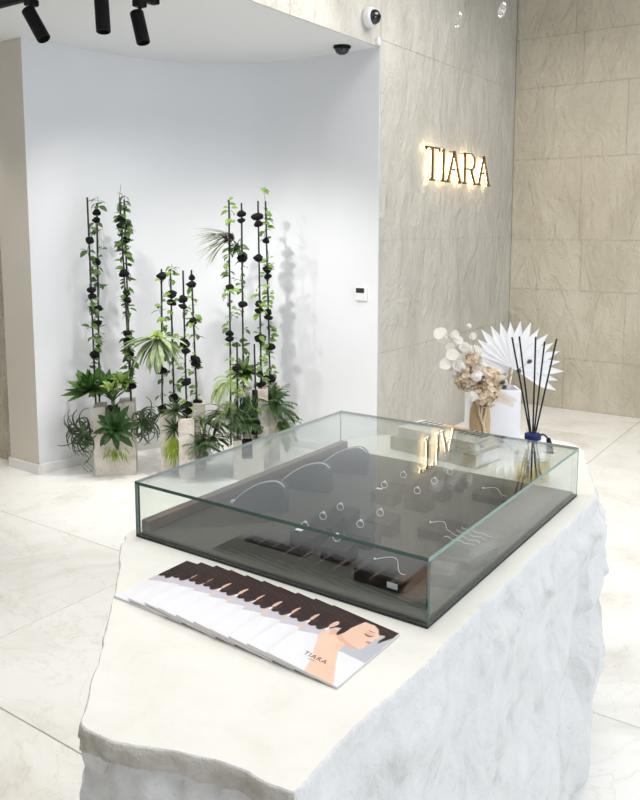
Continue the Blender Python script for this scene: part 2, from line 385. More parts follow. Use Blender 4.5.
# baseboard following the curve
off = []
for i, (x, y) in enumerate(inner):
    a = Vector(inner[max(i - 1, 0)]); b = Vector(inner[min(i + 1, n - 1)]); t = (b - a).normalized(); off.append((x + t.y * .012, y - t.x * .012))
bb = MB()
prof = [(0, 0), (0, .060), (1, .066)]
ring = [[(o_[0], o_[1], 0) for o_ in off], [(o_[0], o_[1], .058) for o_ in off], [(i_[0] * .3 + o_[0] * .7, i_[1] * .3 + o_[1] * .7, .065) for i_, o_ in zip(inner, off)], [(i_[0], i_[1], .065) for i_ in inner]]
allv = [p for r in ring for p in r]
bb.add(allv, [(k * n + i + 1, k * n + i, (k + 1) * n + i, (k + 1) * n + i + 1) for k in range(3) for i in range(n - 1)])
bb.box((-4.70, 3.085, 0), (-4.371, 3.098, .064), .002)
struct(bb.build('baseboard_left', 'base'), 'low white baseboard along the curved wall', 'baseboard')
# rough stone wall beyond the pier
g = MB(); nx_, nz_ = 60, 70
for j in range(nz_ + 1):
    for i in range(nx_ + 1):
        x = -7.0 + (2.39) * i / nx_; z = SOF * j / nz_
        g.v.append((x, 3.20 - .018 * fr((x, 0, z), 5, 4) - .02, z))
for j in range(nz_):
    for i in range(nx_):
        a = j * (nx_ + 1) + i; g.f.append((a, a + 1, a + nx_ + 2, a + nx_ + 1)); g.mi.append(0)
struct(g.build('wall_far', 'rough', smooth=True), 'rough split stone wall beyond the white pier', 'wall')

# stone walls with slabs standing proud of a joint bed
def slab_mesh(w, h, seed, mat, axis):
    """a slab lying in the wall plane, front face uneven; axis 'x': normal +X, runs along +Y; axis 'y': normal -Y, runs along +X"""
    mb = MB(); nu, nv = 1, 1; e = .0009 if axis == 'x' else .0012
    def P(u, v, d):
        return (d, u, v) if axis == 'x' else (u, -d, v)
    vs_ = []
    for j in range(nv + 1):
        for i in range(nu + 1):
            u = e + (w - 2 * e) * i / nu; v = e + (h - 2 * e) * j / nv
            ed = min(i, nu - i, j, nv - j)
            d = .010 + .0012 * (seed % 3) * .5
            vs_.append(P(u, v, d))
    fs_ = [(j * (nu + 1) + i, j * (nu + 1) + i + 1, (j + 1) * (nu + 1) + i + 1, (j + 1) * (nu + 1) + i) for j in range(nv) for i in range(nu)]
    b = len(vs_); rim = [i for i in range(nu + 1)] + [j * (nu + 1) + nu for j in range(1, nv + 1)] + [nv * (nu + 1) + i for i in range(nu - 1, -1, -1)] + [j * (nu + 1) for j in range(nv - 1, 0, -1)]
    back = []
    for r in rim:
        p = vs_[r]; back.append((0, p[1], p[2]) if axis == 'x' else (p[0], 0, p[2]))
    vs_ += back; k = len(rim)
    fs_ += [(rim[(i + 1) % k], rim[i], b + i, b + (i + 1) % k) for i in range(k)]
    mb.add(vs_, fs_)
    return mb
SD = [0]
def slab_wall(wall, axis, pos, u0, u1, rows, mat, first):
    z0, z1 = rows[0], rows[-1]
    for r in range(len(rows) - 1):
        cols = [u0]; 
        for c in first[r % len(first)]:
            if u0 + .15 < c < u1 - .15: cols.append(c)
        cols.append(u1)
        for c in range(len(cols) - 1):
            SD[0] += 1
            mb = slab_mesh(cols[c + 1] - cols[c], rows[r + 1] - rows[r], SD[0], mat, axis)
            if axis == 'x': mb.v = [(x + pos, y + cols[c], z + rows[r]) for x, y, z in mb.v]
            else: mb.v = [(x + cols[c], y + pos, z + rows[r]) for x, y, z in mb.v]
            o = mb.build('slab', mat, wall); 
rows = [0, .45, 1.05, 1.49, 2.19, 2.80, 3.22, TOPZ]
wb = struct(MB().box((WX - .18, 4.60, 0), (WX - .010, WY + .15, TOPZ)).build('wall_back', 'joint'), 'grey stone slab wall carrying the lit sign', 'wall')
slab_wall(wb, 'x', WX - .010, 4.592, WY - .012, [0, .75, 1.51, 2.80, TOPZ], 'wall', [[5.3, 6.1], [5.8], [6.62], [5.6]])
wr = struct(MB().box((WX - .18, WY + .010, 0), (2.4, WY + .16, TOPZ)).build('wall_right', 'joint'), 'warm beige stone slab wall at the far end', 'wall')
slab_wall(wr, 'y', WY + .010, WX, 2.4, rows, 'wall2', [[-2.2, -1.1, 0, 1.2], [-1.7, -.6, .6, 1.6], [-2.085, -1.2, -.1, 1.1], [-2.11, -1.3, 0.1, 1.3], [-1.75, -.7, .5, 1.6], [-2.126, -1.5, -.4, .8]])
wu = struct(MB().box((WX - .18, -1.2, SOF + .145), (WX - .010, 4.60, TOPZ)).build('wall_upper', 'joint'), 'grey stone slab wall above the white niche ceiling', 'wall')
slab_wall(wu, 'x', WX - .010, -1.2, 4.590, [SOF - .002, 3.3, TOPZ], 'wall', [[0, 1.2, 2.3, 3.62], [.6, 1.8, 3.0, 4.1]])

# ------------------------------------------------------------------ rock counter
T = 0.838
out = [(-0.600, .800), (-0.602, .95), (-0.600, 1.185), (-0.604, 1.536), (-0.602, 1.9), (-0.604, 2.20), (-0.625, 2.31), (-0.70, 2.50), (-0.80, 2.74), (-0.95, 2.80), (-1.10, 2.79), (-1.22, 2.70), (-1.36, 2.56), (-1.48, 2.46), (-1.53, 2.30), (-1.52, 1.8), (-1.505, 1.36), (-1.468, 1.262), (-1.385, 1.18), (-1.274, 1.071), (-1.12, .905), (-.995, .765), (-.955, .728), (-.905, .726), (-.858, .738), (-.757, .778), (-.69, .790), (-.64, .792)]
sm = smooth_path(out + [out[0]], 12)[:-1]
L = [0]
for i in range(len(sm)): L.append(L[-1] + (Vector(sm[(i + 1) % len(sm)]) - Vector(sm[i])).length)
NC = 460; res = []; k = 0
for i in range(NC):
    s_ = L[-1] * i / NC
    while L[k + 1] < s_: k += 1
    t = (s_ - L[k]) / max(1e-9, L[k + 1] - L[k]); a = Vector(sm[k % len(sm)]); b = Vector(sm[(k + 1) % len(sm)]); res.append(a.lerp(b, t))
nor = []
for i in range(NC):
    t = (res[(i + 3) % NC] - res[(i - 3) % NC]).normalized(); nor.append(Vector((t.y, -t.x)))
cz = [(.838, 2.243), (.636, 2.292), (.576, 2.332), (.532, 2.247), (.372, 2.331), (.222, 2.251), (0, 2.22)]
def bulge(z):
    for (z1, y1), (z0, y0) in zip(cz, cz[1:]):
        if z0 <= z <= z1: return (y0 + (y1 - y0) * (z - z0) / (z1 - z0)) - 2.255
    return 0
zs = [T, T - .002, T - .006, T - .014, T - .022, T - .030, T - .036, T - .042, T - .050] + [T - .050 - (T - .050) * (i / 62) ** 1.0 for i in range(1, 63)]
mb = MB()
for r, z in enumerate(zs):
    for i in range(NC):
        p, nn = res[i], nor[i]; q = Vector((p.x, p.y, z)); d = 0
        dep = T - z
        front = nn.y < -.85                              # the front face keeps a proud, chipped rim
        lump = fr((q.x * 2.2, q.y * 2.2, z * 1.7 + 3), 1.6, 4)
        ridge = abs(fr((q.x + 4, q.y, z * .45), 5.0, 5)); fine = fr((q.x, q.y, z + 9), 22, 4)
        if r <= 2: d = -[.004, .0015, 0][r] + .002 * fine * (r > 0)
        elif dep < .040: d = (.007 if front else .003) * fine + (.004 if front else .001) * fr(q, 60, 2) + (.003 if front and dep < .02 else 0)
        else:
            w = min(1, (dep - .036) / .05)
            rec = (-.013 if front else -.004) * min(1, (dep - .036) / .006)
            d = rec + w * (.028 * lump - .020 * ridge + .010) + (.011 if front else .006) * fine
            if nn.x > .5: d += w * (.012 + .030 * fr((q.x, q.y * 1.1, z * 1.5 + 11), 2.2, 3))
            if p.y > 2.1 and nn.x > .3: d += w * bulge(z) * .55
        wav = .006 * fr((q.x, q.y, 1.5), 9, 3)           # waviness shared by rim
        d += wav
        mb.v.append((p.x + nn.x * d, p.y + nn.y * d, z if r < 2 else z + (.004 * fr((q.x, q.y, 7), 14, 3) if .01 < dep < .06 else 0)))
NR = len(zs)
side = MB(); side.v = list(mb.v)
rim = []
for r in range(NR - 1):
    for i in range(NC):
        j = (i + 1) % NC; side.f.append((r * NC + i, (r + 1) * NC + i, (r + 1) * NC + j, r * NC + j)); side.mi.append(1 if (1 <= r < 7 and nor[i].y < -.80) else 0)
counter = thing('stone_counter', 'white rough hewn rock counter with a smooth ivory top', 'counter', (-1.05, 1.75, 0))
side.build('rock_body', ['rock', 'rim'], counter, smooth=True)
top = MB(); cen = Vector((-1.05, 1.75)); NRING = 10
for r in range(NRING):
    t = 1 - r / NRING
    for i in range(NC):
        x, y, z = mb.v[i]; top.v.append((cen.x + (x - cen.x) * t, cen.y + (y - cen.y) * t, T))
top.v.append((cen.x, cen.y, T))
for r in range(NRING - 1):
    for i in range(NC):
        j = (i + 1) % NC; top.f.append((r * NC + i, r * NC + j, (r + 1) * NC + j, (r + 1) * NC + i)); top.mi.append(0)
for i in range(NC): top.f.append(((NRING - 1) * NC + i, (NRING - 1) * NC + (i + 1) % NC, NRING * NC)); top.mi.append(0)
top.build('counter_top', 'top', counter)

# ------------------------------------------------------------------ glass display case
CX0, CX1, CY0, CY1, CT = -1.459, -0.654, 1.299, 2.224, 0.980
case = thing('display_case', 'low clear glass jewellery case on the rock counter', 'display case', (-1.05, 1.76, T))
MB().box((CX0, CY0, T), (CX1, CY1, T + .005)).build('gasket', 'gasket', case)
MB().box((CX0 + .008, CY0 + .008, T + .004), (CX1 - .008, CY1 - .008, T + .014), .003).build('felt_base', 'mat', case)
ZM = T + .014
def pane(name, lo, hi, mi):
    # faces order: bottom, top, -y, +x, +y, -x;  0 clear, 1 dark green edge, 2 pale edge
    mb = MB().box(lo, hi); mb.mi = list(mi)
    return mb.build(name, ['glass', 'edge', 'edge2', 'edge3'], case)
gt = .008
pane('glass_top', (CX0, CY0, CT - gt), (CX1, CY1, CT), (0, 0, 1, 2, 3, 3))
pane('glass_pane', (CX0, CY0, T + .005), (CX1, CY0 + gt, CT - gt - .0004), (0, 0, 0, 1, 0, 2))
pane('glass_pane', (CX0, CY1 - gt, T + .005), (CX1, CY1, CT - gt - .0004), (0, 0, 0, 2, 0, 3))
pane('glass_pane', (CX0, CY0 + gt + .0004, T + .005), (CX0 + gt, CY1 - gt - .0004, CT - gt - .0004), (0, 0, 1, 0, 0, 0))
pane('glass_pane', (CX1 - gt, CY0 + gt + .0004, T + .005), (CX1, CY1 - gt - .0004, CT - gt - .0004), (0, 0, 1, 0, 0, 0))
MB().box((CX0 + .0085, CY0 + .010, T + .0142), (CX0 + .034, CY1 - .010, T + .043), .002).build('wooden_rail', 'wood', case)

# jewellery stands inside the case
def arch_stand(x, y, ang, label):
    t = thing('necklace_stand', label, 'display stand', (x, y, ZM), 'curved necklace stands in the case')
    w, h, dp = .150, .082, .034
    pts = [(-.075, 0), (.075, 0), (.075, .056), (.071, .068), (.062, .077), (.050, .081)]
    for k in range(1, 10):
        a = k / 10; pts.append((.050 - .125 * a, .081 - .066 * a ** 1.9))
    pts.append((-.075, .012))
    mtx = Matrix.Translation((x, y, ZM)) @ Matrix.Rotation(ang, 4, 'Z') @ Matrix.Rotation(R(90), 4, 'X')
    MB().prism(pts, -dp / 2, dp / 2, mtx).build('velvet_arch', 'felt', t)
    ch = [mtx @ Vector((px, py + .002, dp * .2)) for px, py in pts[3:]]
    MB().tube(ch, .0019, 5).build('chain', 'silver', t)
    MB().box((-.088, .006, -.006), (-.072, .013, .006), 0, mtx).build('tag', 'tagw', t)
arch_stand(-1.305, 1.600, R(14), 'grey velvet curved necklace stand with white tag, nearest the case front')
arch_stand(-1.300, 1.800, R(18), 'grey velvet curved necklace stand standing between two others like it')
arch_stand(-1.298, 1.995, R(20), 'grey velvet curved necklace stand nearest the rear glass pane')

def ring_stand(x, y, label, tagged=False, a=0):
    t = thing('ring_stand', label, 'ring stand', (x, y, ZM), 'velvet ring stands in the case')
    mtx = Matrix.Translation((x, y, ZM)) @ Matrix.Rotation(a, 4, 'Z')
    # a block with a sloped top
    vs_ = [(-.034, -.026, 0), (.034, -.026, 0), (.034, .026, 0), (-.034, .026, 0), (-.034, -.026, .030), (.034, -.026, .030), (.034, .026, .044), (-.034, .026, .044)]
    MB().add([mtx @ Vector(p) for p in vs_], [(0, 3, 2, 1), (4, 5, 6, 7), (0, 1, 5, 4), (1, 2, 6, 5), (2, 3, 7, 6), (3, 0, 4, 7)]).build('velvet_block', 'felt2', t)
    c = Vector((-.008, 0, .047)); rr = .0085
    pts = [mtx @ (c + Vector((rr * math.cos(k * math.pi / 8), .002 * math.cos(k * math.pi / 8), rr * math.sin(k * math.pi / 8)))) for k in range(17)]
    rg = MB().tube(pts, .0013, 5, caps=False).build('ring', 'silver', t, smooth=True)
    gp = mtx @ (c + Vector((.002, 0, rr + .001)))
    MB().lathe([(.0004, -.004), (.004, 0), (.003, .002), (.0004, .003)], 8, gp).build('gem', 'gem', rg)
    if tagged: MB().box((-.026, -.016, .0375), (-.008, -.006, .0385), 0, mtx).build('tag', 'tagw', t)
grid = []
for gx, ysr, nm in ((-1.058, (1.470, 1.545, 1.622), 'beside the first arch'), (-.955, (1.450, 1.552, 1.645), 'beside the flat black box'), (-1.055, (1.836, 1.944, 2.050), 'beside the rear arches'), (-.958, (1.845, 1.945, 2.045), 'in front of the books')):
    for k, y in enumerate(ysr): grid.append((gx, y, nm, k))
ordn = ('first', 'middle', 'last')
for gx, y, nm, k in grid:
    ring_stand(gx, y, 'dark velvet ring stand with silver ring, %s of the row %s' % (ordn[k], nm), k == 0 and gx < -1.0)

def flat_box(name, x0, y0, x1, y1, h, mat, label, chain=True, gemtag=False, a=0):
    cx, cy = (x0 + x1) / 2, (y0 + y1) / 2
    t = thing(name, label, 'display block', (cx, cy, ZM), 'flat jewellery blocks in the case')
    mtx = Matrix.Translation((cx, cy, ZM)) @ Matrix.Rotation(a, 4, 'Z')
    w, d = (x1 - x0) / 2, (y1 - y0) / 2
    MB().box((-w, -d, 0), (w, d, h), .002, mtx).build('block', mat, t)
    if chain:
        pts = [mtx @ Vector((-w * .7 + 1.5 * w * s / 14, d * (.5 * math.sin(s / 14 * 5) - .1), h + .0012)) for s in range(15)]
        c = MB().tube(pts, .0008, 5).build('chain', 'silver', t)
        MB().lathe([(.0005, 0), (.003, .001), (.002, .003), (.0004, .004)], 8, pts[0] + Vector((0, 0, 0))).build('pendant', 'gem', c)
    if gemtag: MB().box((w * .35, -d - .0012, h * .25), (w * .75, -d, h * .65), 0, mtx).build('tag', 'tagw', t)
flat_box('jewellery_block', -.868, 1.372, -.745, 1.500, .030, 'black', 'flat black jewellery block with fine chain near the front glass', True, True)
flat_box('jewellery_block', -.870, 1.665, -.780, 1.760, .024, 'felt2', 'flat dark grey jewellery block with fine chain behind the acrylic stand')
flat_box('jewellery_block', -.872, 1.985, -.770, 2.085, .022, 'felt2', 'flat dark grey jewellery block by the rear right corner of the case')
flat_box('jewellery_block', -1.20, 1.405, -1.02, 1.435, .006, 'felt2', 'thin dark strip standing in for shade before the ring stands', False)  # not a pad: dark strip laid where only shade and reflection fall
# acrylic bracelet stand
t = thing('acrylic_stand', 'clear acrylic stand with silver bracelets over a black block', 'display stand', (-.715, 1.615, ZM))
mtx = Matrix.Translation((-.715, 1.615, ZM)) @ Matrix.Rotation(R(-8), 4, 'Z')
MB().box((-.045, -.060, 0), (.045, .060, .022), .002, mtx).build('block', 'black', t)
MB().box((-.042, -.055, .0222), (.042, .055, .052), .003, mtx).build('acrylic_cube', 'acryl', t)
for k in range(4):
    yy = -.036 + .024 * k
    MB().tube([mtx @ Vector((-.040 + .080 * s / 12, yy + .004 * math.sin(s * 1.3 + k), .0530 + .0003 * math.sin(s * 2.1))) for s in range(13)], .0008, 5).build('bracelet', 'silver', t)
t = thing('acrylic_stand', 'small clear acrylic block beside the near right glass corner', 'display stand', (-.715, 1.475, ZM))
mtx = Matrix.Translation((-.705, 1.475, ZM)) @ Matrix.Rotation(R(12), 4, 'Z')
MB().box((-.028, -.032, 0), (.028, .032, .030), .002, mtx).build('block', 'black', t)
MB().box((-.028, -.032, .0302), (.028, .032, .046), .002, mtx).build('acrylic_cube', 'acryl', t)

# ------------------------------------------------------------------ brochures
def inpoly(u, v, P):
    c = False; n = len(P); j = n - 1
    for i in range(n):
        if (P[i][1] > v) != (P[j][1] > v) and u < (P[j][0] - P[i][0]) * (v - P[i][1]) / (P[j][1] - P[i][1]) + P[i][0]: c = not c
        j = i
    return c
SK = (.80, .55, .42); SK2 = (.66, .40, .29); HAIR = (.030, .017, .015); HAIR2 = (.075, .040, .032); WHT = (.76, .75, .77); LIL = (.52, .49, .54); GRY = (.46, .46, .49)
layers = [
    ([(.62, .1), (1.01, .1), (1.01, 1.01), (.62, 1.01)], GRY),
    ([(-.01, -.01), (1.01, -.01), (1.01, .42), (.62, .42), (.45, .3), (.24, .50), (-.01, .43)], WHT),
    ([(.235, .52), (.27, .62), (.34, .68), (.50, .66), (.62, .54), (.64, .40), (.74, .26), (.96, -.01), (.56, -.01), (.44, .22), (.30, .44)], SK),
    ([(.30, .67), (.50, .66), (.62, .54), (.52, .55), (.40, .60), (.34, .56)], SK2),
    ([(-.01, .60), (.03, .575), (.07, .575), (.11, .60), (.14, .57), (.18, .565), (.215, .59), (.235, .635), (.29, .655), (.32, .70), (.46, .74), (.70, .80), (.99, .92), (.99, 1.01), (-.01, 1.01)], HAIR),
    ([(.40, .70), (.43, .86), (.53, .95), (.66, .96), (.76, .93), (.80, .87), (.835, .83), (.86, .795), (.825, .775), (.835, .735), (.82, .71), (.83, .68), (.815, .655), (.825, .60), (.80, .555), (.73, .52), (.62, .53), (.50, .61)], SK),
    ([(.46, .63), (.62, .53), (.73, .52), (.80, .555), (.72, .555), (.60, .575)], SK2),
    ([(.38, .72), (.44, .92), (.54, .98), (.51, .88), (.475, .78), (.465, .68), (.43, .60), (.40, .62)], HAIR),
    ([(.56, 1.01), (.99, 1.01), (.99, .90), (.94, .80), (.905, .73), (.885, .78), (.90, .86), (.85, .925), (.76, .955), (.66, .965)], HAIR),
    ([(.64, .862), (.71, .848), (.775, .858), (.71, .862)], HAIR2),
    ([(.655, .800), (.70, .778), (.745, .778), (.79, .80), (.745, .790), (.70, .790)], HAIR),
    ([(.64, .83), (.70, .835), (.78, .825), (.79, .80), (.74, .79), (.69, .795)], SK2),
    ([(.655, .795), (.70, .772), (.75, .772), (.79, .797), (.745, .786), (.70, .786)], HAIR),
    ([(.77, .700), (.825, .712), (.833, .690), (.815, .672), (.78, .682)], (.52, .20, .19)),
    ([(.232, .70), (.238, .76), (.262, .795), (.292, .79), (.305, .75), (.292, .70), (.270, .665), (.245, .665)], SK),
    ([(.252, .71), (.257, .755), (.272, .77), (.284, .75), (.277, .71), (.264, .69)], SK2),
    ([(.248, .655), (.266, .665), (.274, .63), (.262, .600), (.250, .62)], (.88, .88, .90)),
]
BW, BH, BT = .150, .213, .0038
NU, NV = 110, 156
cm = MB()
for j in range(NV + 1):
    for i in range(NU + 1): cm.v.append((BW * i / NU, BH * j / NV, BT + .00015))
for j in range(NV):
    for i in range(NU): a = j * (NU + 1) + i; cm.f.append((a, a + 1, a + NU + 2, a + NU + 1)); cm.mi.append(0)
cover_me = cm.mesh('cover_print'); cover_me.materials.append(M['cover'])
att = cover_me.color_attributes.new('print', 'FLOAT_COLOR', 'POINT')
for j in range(NV + 1):
    for i in range(NU + 1):
        acc = [0, 0, 0]
        for su, sv in ((-.25, -.25), (.25, -.25), (-.25, .25), (.25, .25)):
            u, v = (i + su) / NU, (j + sv) / NV; c = LIL
            w = .010 * noise.noise(Vector((u * 9, v * 9, 0)))
            for P, cc in layers:
                if inpoly(u + w, v + w, P):
                    c = cc
                    if cc is HAIR:
                        h_ = max(0, noise.noise(Vector((u * 14 + 9 * math.sin(v * 7), v * 4, 2))) - .1) * 1.3; c = tuple(a_ + (b_ - a_) * h_ for a_, b_ in zip(HAIR, HAIR2))
                    elif cc is SK:
                        h_ = .5 + .5 * noise.noise(Vector((u * 4, v * 4, 5))); c = tuple(a_ + (b_ - a_) * h_ * .55 for a_, b_ in zip(SK, SK2))
                    elif cc is WHT:
                        h_ = .5 + .5 * noise.noise(Vector((u * 5 + v * 3, v * 3, 8))); c = tuple(a_ * (1 - .10 * h_) for a_ in WHT)
            for q in range(3): acc[q] += c[q] * .25
        att.data[j * (NU + 1) + i].color = (*acc, 1)
body_me = MB().box((0, 0, 0), (BW, BH, BT), 0).mesh('booklet'); body_me.materials.append(M['paper'])
def text_mesh(body, size, ext, name):
    cu = bpy.data.curves.new(name, 'FONT'); cu.body = body; cu.size = size; cu.extrude = ext; cu.align_x = 'CENTER'; cu.space_character = 1.12
    o = bpy.data.objects.new(name, cu); COL.objects.link(o)
    dg = bpy.context.evaluated_depsgraph_get(); me = bpy.data.meshes.new_from_object(o.evaluated_get(dg))
    bpy.data.objects.remove(o); me.materials.clear(); me.materials.append(M['ink']); return me
txt_me = text_mesh('TIARA', .0160, .00005, 'lettering')
txt_me2 = text_mesh('jewellery', .004, .00005, 'lettering_small')
NB = 10; lefts = [-1.248 + .0459 * k + (.0012, -.0006, .0010, -.0012, 0, .0012, -.001, .0008, -.0006, 0)[k] for k in range(10)]
lab = ['portrait brochure of a dark haired woman lying lowest, at the far end of the fan'] + ['portrait brochure with only its left strip showing, %s of the fan from the bottom' % w for w in ('second', 'third', 'fourth', 'fifth', 'sixth', 'seventh', 'eighth', 'ninth')] + ['portrait brochure of a dark haired woman lying fully open to view, topmost of the fan']
# the booklets lean on one another: each one tilts so that its left edge rides on the booklets below
for k in range(NB):
    x = lefts[k]; y = 1.034 + .0013 * (9 - k) + .001 * ((k * 7) % 3); rz = random.uniform(-.008, .008)
    slope = (0, .05, .08)[k] if k < 3 else .096      # shingled: each left edge rides on the booklets below
    hl = T + .0006 + BW * slope
    bro = thing('brochure', lab[k], 'brochure', (x, y, hl), 'brochures fanned out on the counter')
    bro.rotation_euler = (0, math.asin(slope), rz * .5)
    for nm, me in (('booklet', body_me), ('cover_print', cover_me)):
        o = bpy.data.objects.new(nm, me); COL.objects.link(o); o.parent = bro
    o = bpy.data.objects.new('lettering', txt_me); COL.objects.link(o); o.parent = bro; o.location = (BW * .50, BH * .185, BT + .0003)
    o = bpy.data.objects.new('lettering', txt_me2); COL.objects.link(o); o.parent = bro; o.location = (BW * .50, BH * .155, BT + .0003)

# ------------------------------------------------------------------ books, vases, diffuser behind the case
def book(name, label, x0, y0, w, d, z0, h, ang, cov, extra=None):
    t = thing(name, label, 'book', (x0, y0, z0), 'books stacked behind the case')
    mtx = Matrix.Translation((x0, y0, z0)) @ Matrix.Rotation(ang, 4, 'Z')
    c = .003
    MB().box((0, 0, 0), (w, d, c), 0, mtx).box((0, 0, h - c), (w, d, h), 0, mtx).box((0, 0, c), (w, c, h - c), 0, mtx).build('cover', cov, t)
    MB().box((.004, c, c), (w - .004, d - .004, h - c), 0, mtx).build('pages', 'pages', t)
    return t, mtx
b1, m1 = book('book', 'thick grey coffee table book lying under a paler book', -1.335, 2.345, .345, .150, T + .0005, .046, R(-9), 'book1')
b2, m2_ = book('book', 'pale coffee table book with striped gold and black cover, atop the grey book', -1.310, 2.352, .310, .140, T + .047, .034, R(-9), 'book2')
for k in range(14):
    if 4 <= k <= 8: continue
    x = .012 + k * .0205
    MB().add([m2_ @ Vector(p) for p in ((x, .070, .0343), (x + .010, .070, .0343), (x + .022, .138, .0343), (x + .012, .138, .0343))], [(0, 1, 2, 3)]).build('cover_stripe', 'stripe', b2)
MB().add([m2_ @ Vector(p) for p in ((.100, .110, .0344), (.195, .110, .0344), (.205, .139, .0344), (.110, .139, .0344))], [(0, 1, 2, 3)]).build('gold_band', 'gold', b2)

# white square vase holding palm fans
px, py = -1.092, 2.650
wv = thing('square_vase', 'tall white square vase holding bleached palm fans', 'vase', (px, py, T))
mtx = Matrix.Translation((px, py, T)) @ Matrix.Rotation(R(35), 4, 'Z')
hw = .090; th = .006; h = .192
mb = MB()
o4 = [(-hw, -.045), (hw, -.045), (hw, .045), (-hw, .045)]; i4 = [(-hw + th, -.045 + th), (hw - th, -.045 + th), (hw - th, .045 - th), (-hw + th, .045 - th)]
vs_ = [mtx @ Vector((x, y, 0)) for x, y in o4] + [mtx @ Vector((x, y, h)) for x, y in o4] + [mtx @ Vector((x, y, h)) for x, y in i4] + [mtx @ Vector((x, y, .02)) for x, y in i4]
fs_ = [(3, 2, 1, 0), (12, 13, 14, 15)]
for i in range(4):
    j = (i + 1) % 4; fs_ += [(i, j, 4 + j, 4 + i), (4 + i, 4 + j, 8 + j, 8 + i), (8 + i, 8 + j, 12 + j, 12 + i)]
mb.add(vs_, fs_); mb.build('vase_body', 'wbox', wv)
def palm_fan(label, base, cen, nrm, rad, a0, a1, nleaf, rollx):
    """fan of pleated blades radiating from cen in the plane facing nrm"""
    t = thing('palm_fan', label, 'dried palm', base, 'bleached palm fans in the white vase')
    nrm = Vector(nrm).normalized(); upv = Vector((0, 0, 1)); upv = (upv - nrm * upv.dot(nrm)).normalized(); sd = upv.cross(nrm)
    cen = Vector(cen)
    MB().tube([base, (Vector(base) + cen) / 2 + nrm * .002, cen], .003, 6).build('stalk', 'petal', t)
    for k in range(nleaf):
        a = R(a0 + (a1 - a0) * k / (nleaf - 1)); d = sd * math.sin(a) + upv * math.cos(a)
        ln = rad * (1 - .10 * abs(math.sin(k * 1.7))) * random.uniform(.96, 1.02)
        wd = 2 * rad * math.sin(R(abs(a1 - a0) / (nleaf - 1)) / 2) * .72 * 1.32
        m_ = MB(); p0 = cen + nrm * (.0015 * (k % 2)); u = d.cross(nrm)
        vs_ = []
        for tt, ww in ((0, .04), (.35, .42), (.66, .80), (.78, .62), (.9, .28), (1.0, .02)):
            p = p0 + d * ln * tt + nrm * (.035 * tt * tt * -1 * .4); vs_ += [p - u * wd * ww / 2 + nrm * .004 * ww, p, p + u * wd * ww / 2 + nrm * .004 * ww]
        m_.add(vs_, [f for i in range(5) for f in ((3 * i, 3 * i + 1, 3 * i + 4, 3 * i + 3), (3 * i + 1, 3 * i + 2, 3 * i + 5, 3 * i + 4))])
        m_.build('leaf_blade', 'palm', t)
camdir = Vector((-px, -py, 0)).normalized()
palm_fan('large bleached white palm fan spreading from the white square vase', (px + .030, py + .026, T + .02), (px + .052, py + .050, 1.100), (camdir.x, camdir.y, .10), .184, -64, 116, 16, 0)
palm_fan('smaller bleached palm fan half hidden behind the large one in white vase', (px + .0, py + .010, T + .02), (px + .030, py + .062, 1.08), (camdir.x + .25, camdir.y, .1), .15, -95, 10, 9, 0)

# beige vase with dried bouquet
vx, vy = -1.084, 2.524
bv = thing('beige_vase', 'slim beige textured vase wrapped in rope before the white vase', 'vase', (vx, vy, T))
prof = [(.024, 0), (.030, .02), (.035, .06), (.037, .10), (.034, .135), (.027, .158), (.024, .168), (.021, .168), (.022, .15), (.020, .05)]
MB().lathe(prof, 24, (vx, vy, T)).build('vase_body', 'vase', bv, smooth=True)
rp = MB()
for kk in range(3):
    pts = []
    for s in range(22):
        tt = s / 21; rz_ = .03 + .13 * tt; a = -1.05 + kk * .22 + .25 * math.sin(tt * 5 + kk); rr = .040 if rz_ < .13 else .040 - (rz_ - .13) * .4
        pts.append((vx + rr * math.cos(a), vy + rr * math.sin(a), T + rz_))
    rp.tube(pts, .0042, 6)
rp.build('rope', 'rope', bv, smooth=True)
VT = T + .165
bq_c = Vector((vx, vy, VT))
cr = Vector((.821, .571, 0)); cf = Vector((-.571, .821, 0))    # directions across and away, as seen from the counter front
def petal_disc(mb, c, nrm, r, n=8, cup=.3):
    nrm = Vector(nrm).normalized(); a = nrm.orthogonal().normalized(); b = nrm.cross(a)
    vs_ = [Vector(c)] + [Vector(c) + (a * math.cos(2 * math.pi * k / n) + b * math.sin(2 * math.pi * k / n)) * r * random.uniform(.85, 1.1) + nrm * r * cup * random.uniform(.5, 1.2) for k in range(n)]
    mb.add(vs_, [(0, 1 + k, 1 + (k + 1) % n) for k in range(n)])
def rose(mb, c, r):
    for ring in range(3):
        for k in range(5):
            a = 2 * math.pi * (k + ring * .5) / 5; nn = Vector((math.cos(a), math.sin(a), .5 + ring * .6))
            petal_disc(mb, Vector(c) + Vector((math.cos(a), math.sin(a), 0)) * r * (.75 - ring * .28) + Vector((0, 0, r * .2 * ring)), nn, r * (.55 - ring * .1), 7, -.35)
GB = 'dried flowers in the beige vase'
